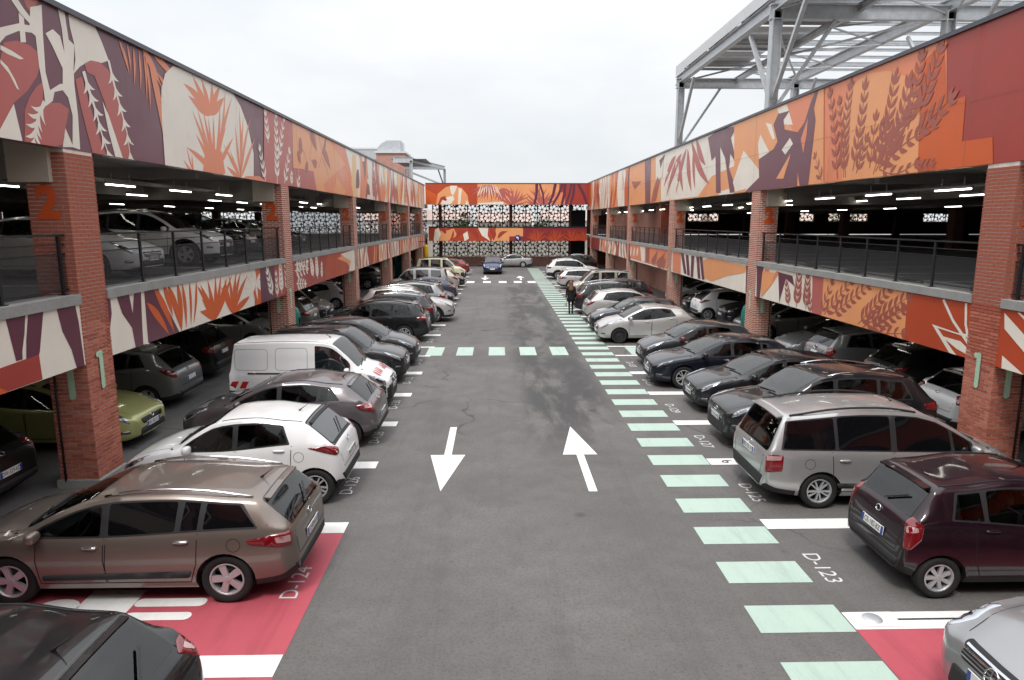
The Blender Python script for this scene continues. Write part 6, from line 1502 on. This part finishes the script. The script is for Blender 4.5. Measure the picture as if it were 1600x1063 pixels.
# ============================================================ beyond the screens
M['render_g'] = worn('weathered_render', (.46, .44, .40), .9, .22, .7, .35); M['render_w'] = worn('pale_render', (.72, .71, .68), .85, .08, .6, .1); M['render_o'] = worn('ochre_render', (.62, .57, .50), .85, .1, .6, .1); M['tile'] = worn('roof_tile', (.46, .36, .32), .8, .15, 3, .2)
def house(x0, x1, y, h, m, label):
    t = empty('house', ((x0+x1)/2, y, 0)); tag(t, label, 'house'); w = (x1-x0)/2
    MB().box(-w, w, 0, 8, 0, h).build('wall', m, t)
    MB().add([(-w-.3,-.4,h),(w+.3,-.4,h),(w+.3,8.4,h),(-w-.3,8.4,h),(-w-.3,4,h+1.6),(w+.3,4,h+1.6)], [(0,1,5,4),(2,3,4,5),(3,0,4),(1,2,5),(0,3,2,1)]).build('roof', M['tile'], t)
    for k in range(int(2*w/2.6)):
        for z in (1.0, 3.7):
            if z + 1.3 < h: 
                q = MB().box(-w + .7 + 2.6*k, -w + 1.7 + 2.6*k, -.06, -.01, z, z + 1.3).build('window', M['sign_white'], t); MB().box(-w + .78 + 2.6*k, -w + 1.62 + 2.6*k, -.075, -.065, z + .08, z + 1.22).build('pane', M['glass'], q)
house(-20, -4.5, 104, 4.9, M['render_w'], 'pale rendered house glimpsed through the screens beyond the cream van')
house(-3, 5.5, 108, 4.6, M['render_o'], 'beige rendered house glimpsed through the middle of the upper screen')
house(7, 30, 102, 4.8, M['render_w'], 'long pale rendered house beyond the screens on the walkway side')
house(33, 60, 104, 4.8, M['render_w'], 'long pale house beyond the end wall of the empty deck')
wl_ = MB().box(-60, 62, 84, 84.25, 0, 2.6).build('boundary_wall', M['render_g']); tag(wl_, 'long pale boundary wall seen through the lower flower screen', 'wall')
def leaf_mat(n, c):
    m = mat(n, c, .6, spec=.3); k = noise(m, 3, 4, .6); L(m, mixc(m, ramp(m, k, [(.35, 0), (.7, 1)]), tuple(x*.6 for x in c), tuple(x*1.4 for x in c)), bsdf(m).inputs['Base Color']); return m
M['leaf'] = leaf_mat('foliage', (.06, .09, .03)); M['bark'] = worn('bark', (.09, .065, .045), .9, .2, 6)
def tree(x, y, h, rr, label, seed):
    rnd = random.Random(seed); t = empty('garden_tree', (x, y, 0)); tag(t, label, 'tree', 'trees beyond the screens')
    mb = MB().tube([(0,0,0),(.1,0,h*.3),(.0,.1,h*.55),(.1,.1,h*.8)], .2, 8, rad=[.22,.17,.12,.05])
    for k in range(7):
        a = rnd.uniform(0, 6.28); z = h*(.35 + .06*k); mb.tube([(0,0,z),(math.cos(a)*rr*.4, math.sin(a)*rr*.4, z + .5),(math.cos(a)*rr*.75, math.sin(a)*rr*.75, z + 1.0)], .06, 5, rad=[.09,.05,.02])
    mb.build('trunk', M['bark'], t); cr_ = MB(); cl = [(rnd.gauss(0, rr*.42), rnd.gauss(0, rr*.42), h*.72 + rnd.gauss(0, h*.13), rnd.uniform(.35, .8)) for _ in range(34)]
    for k in range(1500):
        c = rnd.choice(cl); p = Vector((c[0] + rnd.gauss(0, c[3]*.5), c[1] + rnd.gauss(0, c[3]*.5), c[2] + rnd.gauss(0, c[3]*.4))); d = Vector((rnd.gauss(0,1), rnd.gauss(0,1), rnd.gauss(0,1))).normalized(); e = d.orthogonal().normalized(); s_ = rnd.uniform(.08, .17)
        cr_.add([p - e*s_*.5, p + d*s_, p + e*s_*.5, p - d*s_], [(0,1,2,3)])
    cr_.build('crown', M['leaf'], t)
tree(-4.2, 90, 5.6, 1.7, 'small leafy tree beyond the upper screen, between the first pale house and the beige one', 1); tree(5.9, 92, 5.2, 1.5, 'small leafy tree beyond the upper screen, between the beige house and the long pale one', 2); tree(46, 92, 6, 2.0, 'leafy tree outside the outer screen window of the empty deck', 4)
# ============================================================ teal bins, yellow tube
def teal_bin(x, y, h, w, label):
    t = empty('waste_bin', (x, y, 0)); tag(t, label, 'bin', 'teal bins by the columns'); pr = [(w*.86, 0), (w, .03), (w, h*.66), (w*.96, h*.78), (w*.78, h*.92), (w*.4, h*.99), (0, h)]
    b = MB().lathe(pr, 20).build('shell', M['teal'], t); MB().box(w*.72, w*1.02, -w*.35, w*.35, h*.60, h*.74).build('opening', M['dark'], t); MB().lathe([(w*1.01, .0), (w*1.04, .0), (w*1.04, .10), (w*1.01, .10)], 20).build('base_ring', M['plastic'], t)
teal_bin(-7.62, 25.05, 1.75, .40, 'rounded teal bin at the foot of the second column, before the khaki crossover')
teal_bin(9.98, 26.5, 1.6, .34, 'rounded teal bin at the foot of the second column on the walkway side')
teal_bin(-8.0, 58.9, 2.0, .75, 'large teal container behind the cream leisure van')
yt = empty('hanging_tube', (-6.5, 63.6, .85)); tag(yt, 'yellow rounded tube hanging upright from a bracket on the deck edge', 'height marker')
MB().tube([(0,0,0),(0,0,.06),(0,0,.16),(0,0,1.60),(0,0,1.70),(0,0,1.78)], .2, 14, rad=[.05,.15,.20,.20,.15,.05]).build('tube', M['yellow'], yt)
MB().bar((0, 0, 1.76), (0, 0, 2.05), .03).bar((-.70, 0, 2.05), (.05, 0, 2.05), .05).build('bracket', M['rail'], yt)
# ============================================================ walking woman
def skin_mesh(name, V, E_, rad, sub=2):
    me = bpy.data.meshes.new(name); me.from_pydata(V, E_, []); o = bpy.data.objects.new(name, me); col.objects.link(o)
    o.modifiers.new('skin', 'SKIN'); sl = me.skin_vertices[0].data
    for i, r_ in enumerate(rad): sl[i].radius = r_ if isinstance(r_, tuple) else (r_, r_)
    sl[0].use_root = True
    ss = o.modifiers.new('sub', 'SUBSURF'); ss.levels = sub; ss.render_levels = sub
    dg = bpy.context.evaluated_depsgraph_get(); out = bpy.data.meshes.new_from_object(o.evaluated_get(dg)); bpy.data.objects.remove(o); bpy.data.meshes.remove(me)
    for p in out.polygons: p.use_smooth = True
    return out
M['coat'] = worn('black_coat', (.008, .008, .009), .8, .2, 6); M['skin'] = mat('skin', (.50, .27, .19), .5); M['hair'] = worn('brown_hair', (.17, .075, .035), .5, .3, 20); M['bag'] = worn('cloth_bag', (.62, .58, .50), .8); M['boot'] = mat('boot', (.01, .01, .01), .5)
pe = empty('person', (3.86, 35.4, .004), R(-4)); tag(pe, 'woman with long brown hair in a black coat walking on the green stripes', 'person')
V = [(0,0,.93),(0,.0,1.12),(0,.01,1.30),(0,0,1.42),(0,.02,1.52),(0,.03,1.60),(0,.03,1.66),
     (.09,0,.86),(.085,.05,.50),(.08,-.02,.10),(.08,.10,.035),(-.09,0,.86),(-.085,-.02,.50),(-.08,-.16,.13),(-.08,-.06,.06),
     (.19,0,1.38),(.23,-.02,1.12),(.22,.08,.90),(.215,.11,.83),(-.19,0,1.38),(-.24,-.04,1.12),(-.25,.02,.88),(-.25,.04,.80)]
E_ = [(0,1),(1,2),(2,3),(3,4),(4,5),(5,6),(0,7),(7,8),(8,9),(9,10),(0,11),(11,12),(12,13),(13,14),(3,15),(15,16),(16,17),(17,18),(3,19),(19,20),(20,21),(21,22)]
rad = [(.15,.11),(.12,.09),(.15,.10),(.08,.07),.05,(.075,.09),(.06,.075),.085,.055,.042,.035,.085,.055,.042,.035,.06,.045,.036,.03,.06,.045,.036,.03]
bm_ = skin_mesh('body', V, E_, rad); link('body', bm_, pe, [M['coat']])
def loft(sections, n=16):
    mb = MB(); vs = []; fs = []
    for (z, rx, ry, ox, oy) in sections:
        for k in range(n): a = 2*math.pi*k/n; vs.append((ox + rx*math.cos(a), oy + ry*math.sin(a), z))
    m = len(sections)
    for i in range(m-1):
        for k in range(n): fs.append([i*n+k, i*n+(k+1) % n, (i+1)*n+(k+1) % n, (i+1)*n+k])
    fs.append([k for k in reversed(range(n))]); fs.append([(m-1)*n+k for k in range(n)]); return mb.add(vs, fs, 0, True)
loft([(.66,.215,.165,0,0),(.80,.205,.16,0,0),(.95,.19,.15,0,0),(1.10,.17,.13,0,0),(1.25,.195,.135,0,0),(1.36,.20,.12,0,0),(1.42,.15,.10,0,0),(1.46,.085,.075,0,.01)]).build('coat', M['coat'], pe)
loft([(1.49,.05,.05,0,.03),(1.53,.07,.075,0,.035),(1.60,.078,.092,0,.03),(1.66,.072,.085,0,.03),(1.70,.04,.05,0,.03)]).build('face', M['skin'], pe)
loft([(1.20,.10,.035,0,-.125),(1.30,.125,.05,0,-.11),(1.42,.125,.075,0,-.06),(1.55,.105,.10,0,-.01),(1.64,.098,.105,0,.0),(1.70,.075,.085,0,.01),(1.735,.03,.04,0,.01)]).build('hair', M['hair'], pe)
for sx, hx, hy, hz in ((1, .215, .115, .82), (-1, -.25, .04, .79)):
    hm = MB()
    vs, fs = ellipsoid(hx, hy, hz - .03, .018, .035, .045); hm.add(vs, fs, 0, True)
    for k in range(4): hm.tube([(hx, hy + .028 - .018*k, hz - .06), (hx - sx*.004, hy + .03 - .018*k, hz - .10), (hx - sx*.014, hy + .028 - .018*k, hz - .13 - (.012 if k in (1, 2) else 0))], .008, 6, rad=[.009,.008,.006])
    hm.tube([(hx, hy + .035, hz - .02), (hx - sx*.012, hy + .058, hz - .05), (hx - sx*.014, hy + .06, hz - .085)], .009, 6, rad=[.010,.009,.007]); hm.build('hand', M['skin'], pe)
for x, y, zz in ((.08, .06, 0), (-.08, -.10, .03)): loft([(zz+.0,.042,.12,x,y),(zz+.03,.045,.125,x,y),(zz+.06,.042,.10,x,y-.02),(zz+.10,.044,.06,x,y-.06),(zz+.20,.048,.055,x,y-.07)]).build('boot', M['boot'], pe)
hb = empty('tote_bag', (3.60, 35.45, .40), R(-4)); tag(hb, 'pale cloth bag hanging from the walking woman\'s hand', 'bag')
loft([(0,.05,.12,0,0),(.02,.06,.14,0,0),(.18,.055,.15,0,0),(.30,.03,.155,0,0)], 12).build('pouch', M['bag'], hb); MB().tube([(0,-.10,.28),(0,-.03,.36),(0,.03,.36),(0,.10,.28)], .008, 6).build('strap', M['bag'], hb)
